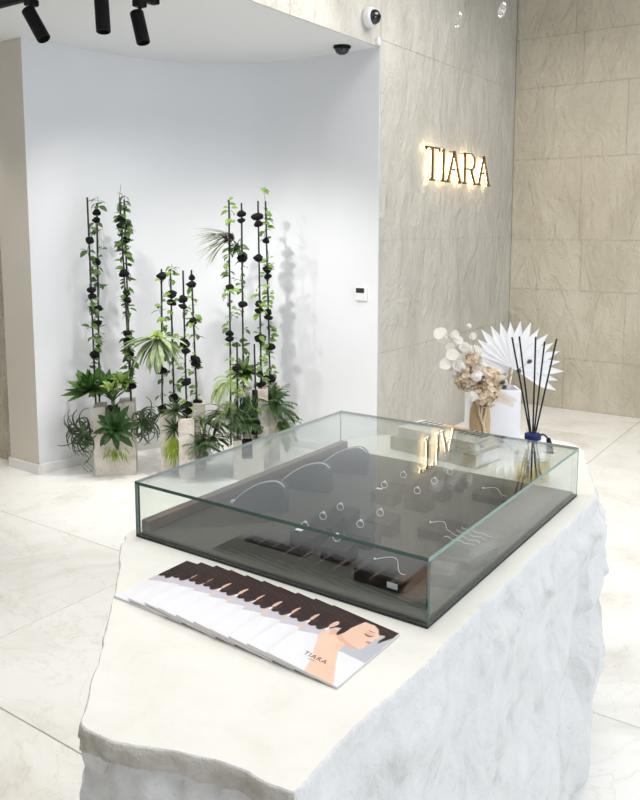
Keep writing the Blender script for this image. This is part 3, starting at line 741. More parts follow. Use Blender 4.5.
# eucalyptus-like sprig of round ivory leaves
def round_sprig(label, tip, mid, nleaf, r):
    t = thing('dried_sprig', label, 'dried flowers', bq_c, GB)
    tip = Vector(tip); mid = Vector(mid); pts = [bq_c.lerp(mid, s) * 1 if False else (bq_c * (1 - s) ** 2 + mid * 2 * s * (1 - s) + tip * s * s) for s in [i / 10 for i in range(11)]]
    pts[0] = bq_c - Vector((0, 0, .08)); 
    MB().tube(pts, [.0018 - .0012 * i / 10 for i in range(11)], 5).build('stem', 'stemd', t)
    for k in range(nleaf):
        s = .45 + .55 * (k + .5) / nleaf; i = min(9, int(s * 10)); p = pts[i].lerp(pts[i + 1], s * 10 - i)
        off_ = (cr * random.uniform(-1, 1) + Vector((0, 0, 1)) * random.uniform(-1, 1) + cf * random.uniform(-.5, .5)).normalized() * r * 1.1
        m_ = MB(); petal_disc(m_, p + off_, (-cf + Vector((random.uniform(-.7, .7), random.uniform(-.7, .7), random.uniform(-.3, .7)))), r * random.uniform(.8, 1.15), 9, .15); m_.build('round_leaf', 'petal', t)
def at(dx, dz, dy=0): return bq_c + cr * dx + Vector((0, 0, dz)) + cf * dy
round_sprig('ivory sprig of round leaves reaching highest and farthest out over the books', at(-.135, .245), at(-.05, .18), 16, .019)
round_sprig('ivory sprig of round leaves spreading low over the books', at(-.120, .155, -.02), at(-.03, .10), 16, .020)
round_sprig('ivory sprig of round leaves rising in the middle of the bouquet', at(-.035, .215, .01), at(-.01, .10), 10, .018)
round_sprig('pale sprig of small round leaves drooping in front of the palm fan', at(.085, .075, -.02), at(.05, .09), 8, .015)
for lbl, dx, dz, dy, r, mt in (('white dried rose low at the vase mouth', -.035, .035, -.045, .032, 'petal'), ('white dried rose above the beige blooms', -.02, .100, -.04, .030, 'petal'), ('cream dried rose beside the highest sprig', -.080, .135, -.02, .028, 'petal')):
    t = thing('dried_rose', lbl, 'dried flowers', bq_c, GB); p = at(dx, dz, dy); m_ = MB(); rose(m_, p, r); m_.build('bloom', mt, t); MB().tube([bq_c - Vector((0, 0, .06)), bq_c.lerp(p, .5), p], .0014, 5).build('stem', 'stemd', t)
def fluffy(label, dx, dz, dy, r, n):
    t = thing('dried_hydrangea', label, 'dried flowers', bq_c, GB); p = at(dx, dz, dy); m_ = MB()
    for k in range(n):
        d = Vector((random.gauss(0, 1), random.gauss(0, 1), random.gauss(0, 1))).normalized(); petal_disc(m_, p + d * r * random.uniform(.6, 1), d + Vector((random.uniform(-.4, .4),) * 3), r * .24, 5, .3)
    o = m_.build('petals', 'beige', t); o['kind'] = 'stuff'
    MB().tube([bq_c - Vector((0, 0, .06)), p], .0016, 5).build('stem', 'stemd', t)
fluffy('beige fluffy dried bloom spilling over the vase rim', .012, .034, -.03, .046, 190)
fluffy('beige fluffy dried bloom in the heart of the bouquet', .032, .075, .0, .046, 180)
fluffy('beige fluffy dried bloom hanging over the books', -.050, .080, -.01, .042, 150)
fluffy('cream fluffy dried bloom at the top of bouquet', -.035, .140, .02, .042, 150)
for lbl, dx, dz in (('grey thistle head beside the white roses', -.005, .095), ('grey thistle head before the palm fan, lower', .068, .062), ('grey thistle head before the palm fan, upper', .062, .078), ('grey thistle head high against the palm fan', .150, .150), ('grey thistle head against the middle of palm fan', .115, .118)):
    t = thing('thistle', lbl, 'dried flowers', bq_c, 'grey thistles in the bouquet'); p = at(dx, dz, -.055); m_ = MB()
    for k in range(60):
        d = Vector((random.gauss(0, 1), random.gauss(0, 1), random.gauss(0, 1))).normalized(); m_.blade(p + d * .003, d, d.orthogonal(), .0085, .0022, 0, 2, .1)
    m_.lathe([(.0005, -.006), (.005, -.003), (.0062, 0), (.005, .004), (.0005, .006)], 10, p)
    o = m_.build('spiky_head', 'thistle', t)
    MB().tube([bq_c - Vector((0, 0, .04)), bq_c.lerp(p, .5) + Vector((0, 0, .01)), p], .0011, 5).build('stem', 'stemd', t)
t = thing('dried_ball_flower', 'cream ball flower on a thin bare stem above the bouquet', 'dried flowers', bq_c, None); p = at(-.045, .262)
MB().lathe([(.0005, -.0095), (.006, -.007), (.0095, 0), (.006, .007), (.0005, .0095)], 12, p).build('ball', 'petal', t, smooth=True); MB().tube([bq_c - Vector((0, 0, .05)), at(-.005, .1), p], .0011, 5).build('stem', 'stemd', t)
t = thing('dried_fern', 'beige feathery dried fern drooping toward the diffuser', 'dried flowers', bq_c, None); m_ = MB()
for q in range(4):
    dirv = (cr * random.uniform(.5, 1) + Vector((0, 0, random.uniform(-.6, .3)))).normalized()
    for s in range(14):
        b0 = at(.03, .04, -.035) + dirv * (.008 + .006 * s); sdv = dirv.cross(cf)
        for sg in (-1, 1): m_.blade(b0, dirv * .6 + sdv * sg, -cf, .026 * (1 - s / 18), .003, .3, 3, .1)
o = m_.build('feathery_frond', 'beige', t); o['kind'] = 'stuff'

# reed diffuser
dx_, dy_ = -.812, 2.290
df = thing('reed_diffuser', 'glass reed diffuser with black reeds and navy tassel beside the case', 'diffuser', (dx_, dy_, T))
bo = MB().lathe([(.046, .0005), (.053, .006), (.054, .02), (.054, .070), (.051, .090), (.041, .108), (.026, .119), (.019, .124), (.018, .150), (.021, .152), (.021, .158)], 32, (dx_, dy_, T), caps=False).build('bottle', 'bottle', df, smooth=True)
MB().lathe([(.0005, .003), (.049, .004), (.0515, .012), (.0515, .056), (.0005, .056)], 32, (dx_, dy_, T), caps=False).build('scented_oil', 'liquid', bo, smooth=True)
MB().lathe([(.0195, .126), (.024, .128), (.025, .132), (.024, .136), (.025, .140), (.0235, .144), (.0195, .146)], 24, (dx_, dy_, T)).build('cord_collar', 'blue', df, smooth=True)
for a, b in ((-.088, .295), (-.060, .297), (-.002, .297), (.034, .282), (.074, .292)):
    foot = Vector((dx_, dy_, T + .006)) + cr * (-a * .30) + cf * random.uniform(-.02, .02); tipv = Vector((dx_, dy_, T + .142)) + cr * (a * .80) + Vector((0, 0, b)) + cf * random.uniform(-.012, .012)
    k = (.142 - .006) / (tipv.z - foot.z); neck = Vector((dx_, dy_, T + .145)) + cr * a * .10
    MB().tube([foot, neck, tipv], .0026, 6).build('reed', 'reed', df)
cp = [Vector((dx_, dy_, T + .137)) + cr * x + Vector((0, 0, z)) for x, z in ((.022, 0), (.029, .006), (.037, .002), (.044, -.006), (.048, -.011))]
cp = [p - cf * .0 for p in cp]
MB().tube(cp, .0028, 6).build('tassel_cord', 'blue2', df, smooth=True)
ts = MB(); bp_ = cp[-1]
for k in range(26):
    a = 2 * math.pi * k / 26; o_ = Vector((math.cos(a), math.sin(a), 0)) * (.004 + .002 * (k % 2))
    ts.tube([bp_ + o_ * .5 + Vector((0, 0, .004)), bp_ + o_ + Vector((0, 0, -.010)) + cr * .002, bp_ + o_ * 1.6 + Vector((0, 0, -.042)) + cr * .006], .0022, 5)
ts.lathe([(.002, .006), (.0065, .002), (.007, -.006), (.004, -.009)], 12, bp_)
ts.build('tassel', 'blue2', df)

# ------------------------------------------------------------------ sign, thermostat, cameras, track lights, pendants
SX = WX + .035
sign = thing('wall_sign', 'bronze serif lettering with warm backlight on the stone wall', 'sign', (WX, 5.72, 1.93), None)
Z0, Z1 = 1.938, 2.168; sw = .014
def letter(strokes):
    """strokes: (y0,z0,y1,z1,width) flat bars; bronze front, glowing back"""
    mb = MB()
    bars = []
    for (ya, za, yb, zb, w_) in strokes:
        a = Vector((0, ya, za)); b = Vector((0, yb, zb)); d = (b - a).normalized(); s_ = Vector((0, -d.z, d.y)) * w_ / 2
        q = [a - s_, b - s_, b + s_, a + s_]; bars.append(q)
    o = None
    for q in bars:
        fr_ = [Vector((SX + .016, p.y, p.z)) for p in q]; bk = [Vector((SX, p.y, p.z)) for p in q]
        mb.add(fr_ + bk, [(0, 1, 2, 3), (7, 6, 5, 4), (0, 4, 5, 1), (1, 5, 6, 2), (2, 6, 7, 3), (3, 7, 4, 0)])
    o = mb.build('letter', 'bronze', sign)
    lb = MB()
    for q in bars:
        c = sum(q, Vector()) / 4
        qq = [c + (p - c) * .8 for p in q]
        f1 = [Vector((SX - .0005, p.y, p.z)) for p in qq]; f2 = [Vector((SX - .006, p.y, p.z)) for p in qq]
        lb.add(f1 + f2, [(0, 1, 2, 3), (7, 6, 5, 4), (0, 4, 5, 1), (1, 5, 6, 2), (2, 6, 7, 3), (3, 7, 4, 0)])
    lb.build('led_strip', 'led', o)
    for yy, zz in ((strokes[0][0], strokes[0][1]), (strokes[0][2], strokes[0][3])):
        MB().tube([(WX - .001, yy, zz), (SX, yy, zz)], .003, 6).build('stand_off', 'bronze', o)
ser = .010
letter([(5.262, Z0, 5.262, Z1, sw), (5.155, Z1, 5.372, Z1, .012), (5.160, Z1 - .022, 5.160, Z1, .008), (5.368, Z1 - .022, 5.368, Z1, .008), (5.222, Z0, 5.302, Z0, ser)])
letter([(5.440, Z0, 5.440, Z1, sw), (5.405, Z0, 5.475, Z0, ser), (5.428, Z1, 5.455, Z1, ser)])
letter([(5.517, Z0, 5.622, Z1, .011), (5.732, Z0, 5.622, Z1, sw), (5.556, 2.032, 5.690, 2.032, .010), (5.495, Z0, 5.545, Z0, ser), (5.705, Z0, 5.760, Z0, ser)])
letter([(5.815, Z0, 5.815, Z1, sw), (5.800, Z1, 5.935, Z1, ser), (5.935, Z1, 5.985, 2.145, ser), (5.985, 2.145, 5.995, 2.110, .014), (5.995, 2.110, 5.980, 2.070, .014), (5.980, 2.070, 5.940, 2.050, ser), (5.815, 2.050, 5.945, 2.050, ser), (5.925, 2.050, 6.005, Z0, .014), (5.785, Z0, 5.845, Z0, ser), (5.985, Z0, 6.040, Z0, ser)])
letter([(6.082, Z0, 6.178, Z1, .011), (6.286, Z0, 6.178, Z1, sw), (6.118, 2.032, 6.250, 2.032, .010), (6.060, Z0, 6.110, Z0, ser), (6.258, Z0, 6.312, Z0, ser)])

t = thing('thermostat', 'small white thermostat with dark display on curved white wall', 'thermostat', (-2.848, 4.588, 1.15))
MB().box((-2.893, 4.571, 1.103), (-2.800, 4.5905, 1.200), .004).build('housing', 'plastic', t)
MB().box((-2.882, 4.5695, 1.158), (-2.818, 4.5712, 1.190)).build('display', 'lcd', t)
# dome cameras
t = thing('dome_camera', 'black dome security camera under the white niche ceiling', 'camera', (-2.904, 4.422, SOF))
MB().lathe([(.055, 0), (.057, -.012), (.050, -.016)], 24, (-2.904, 4.422, SOF)).build('mount_ring', 'blackmetal', t, smooth=True)
MB().lathe([(.049, -.013), (.046, -.030), (.036, -.044), (.020, -.053), (.001, -.056)], 24, (-2.904, 4.422, SOF)).build('dome', 'dome', t, smooth=True)
mt = Matrix.Translation((WX + .0, 4.415, 2.895)) @ Matrix.Rotation(R(90), 4, 'Y')
t = thing('dome_camera', 'white security camera with black dome on the stone wall', 'camera', (WX, 4.415, 2.895))
MB().lathe([(.062, -.004), (.064, .02), (.062, .045), (.056, .055)], 28, mtx=mt).build('housing', 'plastic', t, smooth=True)
MB().lathe([(.046, .053), (.045, .065), (.036, .082), (.020, .092), (.001, .095)], 24, mtx=mt).build('dome', 'dome', t, smooth=True)
MB().lathe([(.014, .085), (.012, .0965), (.002, .0975)], 14, mtx=mt).build('camera_lens', 'blackmetal', t, smooth=True)
t = thing('motion_sensor', 'tiny white sensor where niche ceiling meets stone wall', 'sensor', (WX, 4.54, 2.77))
MB().box((WX - .002, 4.523, 2.752), (WX + .022, 4.557, 2.800), .003).build('housing', 'plastic', t)
MB().lathe([(.008, 0), (.007, .005), (.001, .007)], 12, mtx=Matrix.Translation((WX + .0215, 4.54, 2.772)) @ Matrix.Rotation(R(90), 4, 'Y')).build('sensor_lens', 'tagw', t)

# track with three spotlights: two runs joined at a corner
tr = thing('light_track', 'black ceiling track bent round a corner above the plants', 'track', (-3.1, 2.56, SOF))
MB().box((-5.6, 2.540, SOF - .034), (-3.075, 2.575, SOF), .003).build('rail', 'blackmetal', tr)
MB().box((-3.110, 2.5755, SOF - .034), (-3.075, 2.985, SOF), .003).build('rail', 'blackmetal', tr)
MB().box((-3.1102, 2.9852, SOF - .030), (-3.0748, 2.997, SOF - .002), .002).build('end_cap', 'blackmetal', tr)
def spotlight(label, x, y, head, tip):
    t = thing('spotlight', label, 'spotlight', (x, y, SOF - .034), 'black cylinder spotlights on the track')
    MB().box((x - .024, y - .030, SOF - .066), (x + .024, y + .030, SOF - .0343), .004).build('adapter', 'blackmetal', t)
    h = Vector(head); tp = Vector(tip); d = (tp - h).normalized()
    MB().tube([(x, y, SOF - .066), (x, y, SOF - .080), h + d * .012], .010, 8).build('yoke', 'blackmetal', t)
    q = d.to_track_quat('Z', 'Y').to_matrix().to_4x4(); ln = (tp - h).length
    m_ = Matrix.Translation(h) @ q
    b = MB().lathe([(.030, 0), (.034, .004), (.034, ln - .002), (.032, ln), (.027, ln), (.025, ln - .03), (.020, ln - .075)], 28, mtx=m_).build('cylinder_body', 'blackmetal', t, smooth=False)
    MB().lathe([(.0005, ln - .072), (.0195, ln - .072)], 24, mtx=m_, caps=False).build('lamp_lens', 'lens', b)
    return t
spotlight('black cylinder spotlight on the long run of track, angled away', -3.52, 2.5575, wp(28, 10, 4.10), wp(44, 39, 4.06))
spotlight('black cylinder spotlight hanging nearest the bend of the track', -3.0925, 2.63, wp(101, -6, 3.93), wp(103.5, 32, 3.90))
spotlight('black cylinder spotlight next to the end cap of the track', -3.0925, 2.875, wp(136.5, 12, 4.11), wp(143.5, 43, 4.08))

for lbl, p, s in (('faceted crystal drop on a wire, nearer the sign', (-1.954, 4.122, 2.717), 1.0), ('faceted crystal drop on a wire, nearer the far corner', (-1.759, 4.258, 2.769), 1.0)):
    t = thing('crystal_pendant', lbl, 'pendant', (p[0], p[1], TOPZ), 'crystal drops hanging from the ceiling')
    m_ = Matrix.Translation(p) @ Matrix.Rotation(R(12 if s else -10), 4, 'Y')
    MB().lathe([(.004, .040), (.017, .028), (.023, .004), (.020, -.026), (.005, -.040)], 6, mtx=m_).build('crystal', 'crystal', t)
    MB().tube([(p[0], p[1], TOPZ), Vector(p) + Vector((0, 0, .036))], .0009, 5).build('wire', 'wire', t)
    MB().lathe([(.03, 0), (.03, -.015), (.002, -.018)], 16, (p[0], p[1], TOPZ)).build('ceiling_cap', 'plastic', t)

# ------------------------------------------------------------------ planters and plants
def u_planter(label, cx, cy, ang, w, d, h, slot, hl=None, hr=None, sd=.12):
    """travertine block with an open slot from the top; slot = (x0, x1)"""
    t = thing('stone_planter', label, 'planter', (cx, cy, 0), 'travertine planters by the curved wall')
    hl = hl or h; hr = hr or h
    mtx = Matrix.Translation((cx, cy, 0)) @ Matrix.Rotation(ang, 4, 'Z') @ Matrix.Rotation(R(90), 4, 'X')
    x0, x1 = -w / 2, w / 2
    sb = h - sd
    pts = [(x0, 0), (x1, 0), (x1, hr), (slot[1], hr), (slot[1], sb), (slot[0], sb), (slot[0], hl), (x0, hl)]
    mb = MB(); pf = []
    for (a, b) in zip(pts, pts[1:] + pts[:1]):
        n_ = max(2, int((Vector(b) - Vector(a)).length / .03))
        for k in range(n_):
            p = Vector(a).lerp(Vector(b), k / n_); e = .0035 * fr((p.x * 3 + cx, p.y * 3, cy), 7, 4); pf.append((p.x + e, max(0, p.y + (e if p.y > .01 else 0))))
    # front, back as ngons via triangulated prism
    mb.prism(pf, -d / 2, d / 2, mtx)
    mb.build('stone_block', 'trav', t)
    m2 = Matrix.Translation((cx, cy, 0)) @ Matrix.Rotation(ang, 4, 'Z')
    MB().box((slot[0] + .002, -d / 2 + .060, sb), (slot[1] - .002, d / 2 - .004, min(hl, hr) - .02), 0.004, m2).build('bark_fill', 'soil', t)
    return t
def block_planter(label, cx, cy, ang, w, d, h):
    t = thing('stone_planter', label, 'planter', (cx, cy, 0), 'travertine planters by the curved wall')
    m2 = Matrix.Translation((cx, cy, 0)) @ Matrix.Rotation(ang, 4, 'Z'); th = .016
    mb = MB(); n_ = 12
    o4 = [(-w / 2, -d / 2), (w / 2, -d / 2), (w / 2, d / 2), (-w / 2, d / 2)]; i4 = [(x * (1 - 2 * th / w), y * (1 - 2 * th / d)) for x, y in o4]
    vs_ = []
    for k in range(n_ + 1):
        z = h * k / n_
        for i, (x, y) in enumerate(o4):
            e = .003 * fr((x * 5 + cx, y * 5 + cy, z), 6, 3); vs_.append(m2 @ Vector((x + e, y + e, z)))
    b = len(vs_)
    vs_ += [m2 @ Vector((x, y, h)) for x, y in i4] + [m2 @ Vector((x, y, h - .05)) for x, y in i4]
    fs_ = [(3, 2, 1, 0)]
    for k in range(n_):
        for i in range(4): j = (i + 1) % 4; fs_.append((k * 4 + i, k * 4 + j, k * 4 + 4 + j, k * 4 + 4 + i))
    for i in range(4):
        j = (i + 1) % 4; fs_ += [(n_ * 4 + i, n_ * 4 + j, b + j, b + i), (b + i, b + j, b + 4 + j, b + 4 + i)]
    mb.add(vs_, fs_).build('stone_block', 'trav', t)
    MB().box((i4[0][0], i4[0][1], h - .06), (i4[2][0], i4[2][1], h - .018), 0, m2).build('bark_fill', 'soil', t)
    return t
A = R(40)
D1, D2, D3 = 5.08, 4.99, 5.00
p = wp(117, 475, 5.09); u_planter('tall travertine planter with two prongs and front agave', p.x, p.y, R(44), .262, .17, .47, (-.055, .030), .455, .48, .20)
p = wp(169, 478, 5.06); block_planter('slim travertine planter on the agave side of the middle set', p.x, p.y, A, .085, .11, .405)
p = wp(188, 478, 4.985); block_planter('slim travertine planter standing foremost of the middle set', p.x, p.y, A, .100, .11, .395)
p = wp(199, 472, 5.20); block_planter('travertine planter behind the middle set, holding a rod', p.x, p.y, A, .095, .11, .445)
p = wp(249, 478, 5.00); u_planter('low travertine planter with open slot before the tallest rods', p.x, p.y, A, .195, .13, .255, (-.045, .025), None, None, .12)
p = wp(257, 470, 5.24); u_planter('tall travertine planter with open slot under the tallest rods', p.x, p.y, A, .155, .12, .53, (-.030, .012), None, None, .22)
p = wp(274, 466, 5.40); block_planter('travertine planter at the back behind the tallest rods', p.x, p.y, A, .085, .10, .53)

# black threaded stones
def rock_mesh(seed):
    mb = MB(); nseg, nring = 12, 8; vs_ = []
    def disp(v):
        v = v.normalized(); r = 1 + .32 * noise.noise(v * 1.3 + Vector((seed * 5.1, seed, 0))) + .10 * noise.noise(v * 3.3 + Vector((seed, 0, 4)))
        q = v * r; q.z *= .78
        for k in range(3):
            nn = Vector((math.sin(seed * 3 + k * 2.1), math.cos(seed * 2 + k * 1.7), math.sin(k * 2.9 + seed))).normalized()
            e = q.dot(nn) - .72
            if e > 0: q -= nn * e * .9
        return q
    vs_.append(disp(Vector((0, 0, 1))))
    for i in range(1, nring):
        a = math.pi * i / nring
        for k in range(nseg):
            b = 2 * math.pi * k / nseg; vs_.append(disp(Vector((math.sin(a) * math.cos(b), math.sin(a) * math.sin(b), math.cos(a)))))
    vs_.append(disp(Vector((0, 0, -1))))
    fs_ = [(0, 1 + k, 1 + (k + 1) % nseg) for k in range(nseg)]
    for i in range(nring - 2):
        for k in range(nseg):
            j = (k + 1) % nseg; fs_.append((1 + i * nseg + k, 1 + (i + 1) * nseg + k, 1 + (i + 1) * nseg + j, 1 + i * nseg + j))
    l = len(vs_) - 1; b = 1 + (nring - 2) * nseg
    fs_ += [(l, b + (k + 1) % nseg, b + k) for k in range(nseg)]
    mb.add(vs_, fs_); me = mb.mesh('stone'); me.materials.append(M['stone']); return me
ROCKS = [rock_mesh(i * 1.37 + .5) for i in range(7)]
ri = [0]
def rod(label, D, top_px, bot_px, stones, vine=0.0, vlab=None, vmat='vine', vz=(0.0, 1.0), seed=1):
    a = wp(bot_px[0], bot_px[1] + 8, D); b = wp(*top_px, D)
    t = thing('stone_rod', label, 'rod', a, 'black rods threaded with stones')
    MB().tube([a, b], .0058, 8).build('rod', 'rod', t)
    for (u, v, w_, h_) in stones:
        # keep the stone on the rod
        s = (v - top_px[1]) / (bot_px[1] + 8 - top_px[1]); onrod = b.lerp(a, s)
        c = wp(u, v, D); c = onrod + (c - onrod) * .8
        k = D / f_ ; me = ROCKS[ri[0] % 7]; ri[0] += 1
        m_ = Matrix.Translation(c) @ Matrix.Rotation(R(34.8), 4, 'Z') @ Matrix.Rotation(random.uniform(-.3, .3), 4, 'Y') @ Matrix.Diagonal((w_ * k * .53, w_ * k * .46, h_ * k * .62, 1))
        place('stone', me, t, m_)
    if vine > 0:
        rnd = random.Random(seed); L_ = (b - a).length
        vt = thing('climbing_vine', vlab, 'vine', a, 'green vines climbing the rods')
        pts = []; n_ = 40; ph = rnd.uniform(0, 6)
        z0, z1 = vz
        for i in range(n_ + 1):
            s = z0 + (z1 - z0) * i / n_; q = a.lerp(b, s); an = ph + i * .75; rr = .0085 + .004 * math.sin(i * 1.3)
            pts.append(q + (CR * math.cos(an) + CF * math.sin(an)) * rr)
        MB().tube(pts, .0018, 5).build('stem', 'vstem', vt)
        lm = MB(); cnt = int(vine * L_ * (z1 - z0) * 66)
        for i in range(cnt):
            s = rnd.random() ** .9
            if noise.noise(Vector((s * 7 + seed * 3, seed, 0))) < -.18: continue
            j = min(n_ - 1, int(s * n_)); q = pts[j].lerp(pts[j + 1], s * n_ - j); an = rnd.uniform(0, 6.28)
            d = (CR * math.cos(an) + CF * math.sin(an) * .8 + UP * rnd.uniform(-.7, .5)).normalized(); ln = rnd.uniform(.034, .062)
            q2 = q + d * rnd.uniform(.004, .016); lm.tube([q, q2], .0009, 4, caps=False)
            lm.blade(q2, d, UP + CF * rnd.uniform(-1, .2), ln, ln * rnd.uniform(.55, .8), rnd.uniform(.2, 1.3), 4, .12, 1.0, .38, .3)
        o = lm.build('leaves', vmat, vt); o['kind'] = 'stuff'
    return t
GA = 'above the agave planter'
rod('black stone rod above the agaves, bare tipped and farthest from middle planters', 5.10, (87.2, 197.4), (96, 399), [(89.8, 240, 9.5, 8), (91.6, 290, 9, 6.5), (92, 296, 9, 6), (95, 354, 9, 9)], 1.1, 'green vine on the bare tipped rod above the agaves', 'vine2', (0.05, .86), 11)
rod('black stone rod above the agaves topped by a leaf, with stone pair below', 5.16, (96.8, 203), (99.5, 396), [(96.7, 212.5, 8.5, 7), (96.4, 220, 8, 6.5), (96.4, 261.5, 8.5, 8), (98.2, 308, 9, 7), (97.7, 323, 8.5, 6.5)], 1.0, 'green vine on the leaf topped rod above the agaves', 'vine2', (.05, 1.03), 12)
rod('black stone rod at the prong side of the agave planter, with most stones', 5.08, (119.7, 197.4), (131.5, 397), [(121, 218.5, 9.5, 7.5), (122, 226, 10, 7), (124, 273, 10.5, 8.5), (127, 292.5, 7, 7), (128, 299.5, 8.5, 6.5), (127, 333, 10, 7), (128, 341, 10, 8), (131, 386, 11, 8)], 1.0, 'green vine on the many stoned rod of agave planter', 'vine2', (.05, 1.06), 13)
rod('black stone rod leaning beside the many stoned rod of the agave planter', 5.15, (124.2, 199.5), (131, 396), [(126, 239.5, 8, 8), (130.5, 353, 8, 9)], 1.5, 'dense green vine on the rod with two stones', 'vine2', (.05, 1.02), 14)
rod('short black stone rod with single capping stone, beside drooping pale plant', 5.06, (161.4, 269), (162.4, 414), [(162, 276, 10, 8), (161.8, 370.5, 11.5, 7), (162.3, 409, 11, 9.5)], 1.0, 'green vine on the short rod beside drooping pale plant', 'vine', (.05, .95), 15)
rod('short black stone rod with stone pair, behind the drooping pale plant', 5.12, (170.3, 269), (174.5, 408), [(171.8, 294.4, 10, 8.5), (171.4, 302.6, 10, 6.5), (174, 398, 9.5, 10)], 1.0, 'green vine on the short rod behind drooping pale plant', 'vine', (.05, 1.03), 16)
rod('short black stone rod in the foremost slim planter, bare tipped', 4.985, (183, 270.5), (187, 418), [(182.8, 299, 9.5, 8.5), (182.9, 306.3, 9, 5.5), (185.2, 343, 10.5, 9), (186, 351, 10, 6.5), (186.5, 382, 10, 8), (187.3, 405, 13, 8.5), (187.5, 412, 10, 7)], .8, 'green vine on the bare tipped short rod', 'vine', (.1, .82), 17)
rod('short black stone rod at the back planter of middle set', 5.20, (191.4, 270), (197.5, 408), [(192, 277.5, 6.5, 6.5), (191.7, 284.4, 10, 7), (193.4, 320.4, 8.5, 7.5), (195.3, 358.8, 12, 7), (195.8, 364.8, 10, 5.5), (198.5, 403.5, 12, 8)], 1.0, 'green vine on the rod of the back middle planter', 'vine', (.08, .9), 18)
rod('tall black stone rod carrying the grassy air plant', 5.24, (228.9, 200), (231, 437), [(230.3, 287, 8, 7), (229.6, 333, 8.5, 6), (229.9, 338.5, 9, 6)], 1.0, 'green vine on the rod carrying the grassy air plant', 'vine', (.35, 1.0), 19)
rod('tall black stone rod next to the grassy air plant, with top stone pair', 5.28, (241.5, 203), (244, 440), [(241.5, 213.5, 9.5, 7), (241, 220.3, 8.5, 5.5), (242.7, 258, 10.5, 9), (242.7, 304, 9.5, 7)], .8, 'green vine on the rod next to grassy air plant', 'vine2', (.2, .86), 20)
rod('tall black stone rod with wide top stone pair, bare above', 5.24, (258, 201), (261.5, 388), [(257.3, 216.5, 11.5, 8), (258.4, 223.7, 9, 7), (258.4, 257.8, 9.5, 8), (259.4, 303.5, 8.5, 7.5), (258.9, 310.3, 10, 6.5), (260.3, 338.5, 11.5, 9), (259.9, 374.3, 7, 7), (261.8, 384.2, 9.5, 6)], .7, 'green vine on the rod with wide top stone pair', 'vine', (.05, .58), 21)
rod('tall black stone rod wrapped in vine to its tip, farthest from the agaves', 5.40, (265.5, 201), (270.5, 388), [(265.9, 240.5, 7, 6.5), (267.5, 269, 9, 8), (268, 275.8, 8, 5.5), (268, 312, 7.5, 8), (268.4, 317.5, 9, 5), (270.3, 347, 10.5, 8), (270.2, 378.5, 12, 8.5)], 1.3, 'green vine reaching past the tip of the farthest tall rod', 'vine', (.1, 1.07), 22)
rod('short black rod with a single stone in the low slotted planter', 4.98, (237, 342), (238, 440), [(237.2, 368, 10, 9)], .4, 'small green vine on the single stone short rod', 'vine2', (.1, .8), 23)
rod('short bare black rod with stones at its foot in the low slotted planter', 5.00, (254.3, 344), (257, 439), [(256.3, 423, 10, 8), (257, 431, 12, 8)], .4, 'small green vine at the foot of the short bare rod', 'vine2', (.02, .5), 24)

# leaf-by-leaf plants
def leaf_mesh(name, mat, **kw):
    mb = MB().blade((0, 0, 0), (1, 0, 0), (0, 0, 1), **kw); me = mb.mesh(name, smooth=True); me.materials.append(M[mat]); return me
def orient(pos, d, up, s=1.0):
    d = Vector(d).normalized(); up = Vector(up); up = (up - d * up.dot(d)); up = up.normalized() if up.length > 1e-5 else d.orthogonal().normalized(); y = up.cross(d)
    m_ = Matrix((d, y, up)).transposed().to_4x4() @ Matrix.Scale(s, 4); return Matrix.Translation(pos) @ m_
AG = [leaf_mesh('leaf', mt, length=1, width=.34, bend=b, n=7, fold=.22, tip=.9, mid=.45, base_w=.55) for mt, b in (('agave', -.35), ('agave', -.15), ('agave2', -.45))]
AG2 = [leaf_mesh('leaf', 'agave2', length=1, width=.33, bend=b, n=7, fold=.32, tip=.85, mid=.42, base_w=.6) for b in (.1, .35, .55)]
def agave(label, c, axis, r, n_, meshes, lo, hi, seed):
    rnd = random.Random(seed); t = thing('agave', label, 'plant', c, 'agaves in the tall planter'); axis = Vector(axis).normalized(); e1 = axis.orthogonal().normalized(); e2 = axis.cross(e1)
    MB().lathe([(.004, -.05), (.016, -.03), (.018, 0), (.006, .02)], 10, mtx=orient(c, e1, axis)).build('stem', 'vstem', t)
    for k in range(n_):
        q = k / (n_ - 1); an = k * 2.399 + seed; el = R(lo + (hi - lo) * q)
        d = (e1 * math.cos(an) + e2 * math.sin(an)) * math.cos(el) + axis * math.sin(el); ln = r * (1 - .45 * q) * rnd.uniform(.9, 1.08)
        place('leaf', meshes[k % len(meshes)], t, orient(Vector(c) + d * .006, d, axis, ln))
agave('large green agave rosette spreading wide behind the planter rim', wp(91, 391, 5.02), -CF * .45 + UP - CR * .30, .20, 30, AG, 2, 78, 3)
agave('green agave rosette between the two pairs of rods', wp(106, 386, 5.10), -CF * .3 + UP + CR * .2, .14, 20, AG, 8, 80, 5)
agave('dark agave rosette facing out from the planter front', wp(115, 428, 4.93), -CF + UP * .45, .170, 22, AG2, -12, 70, 8)
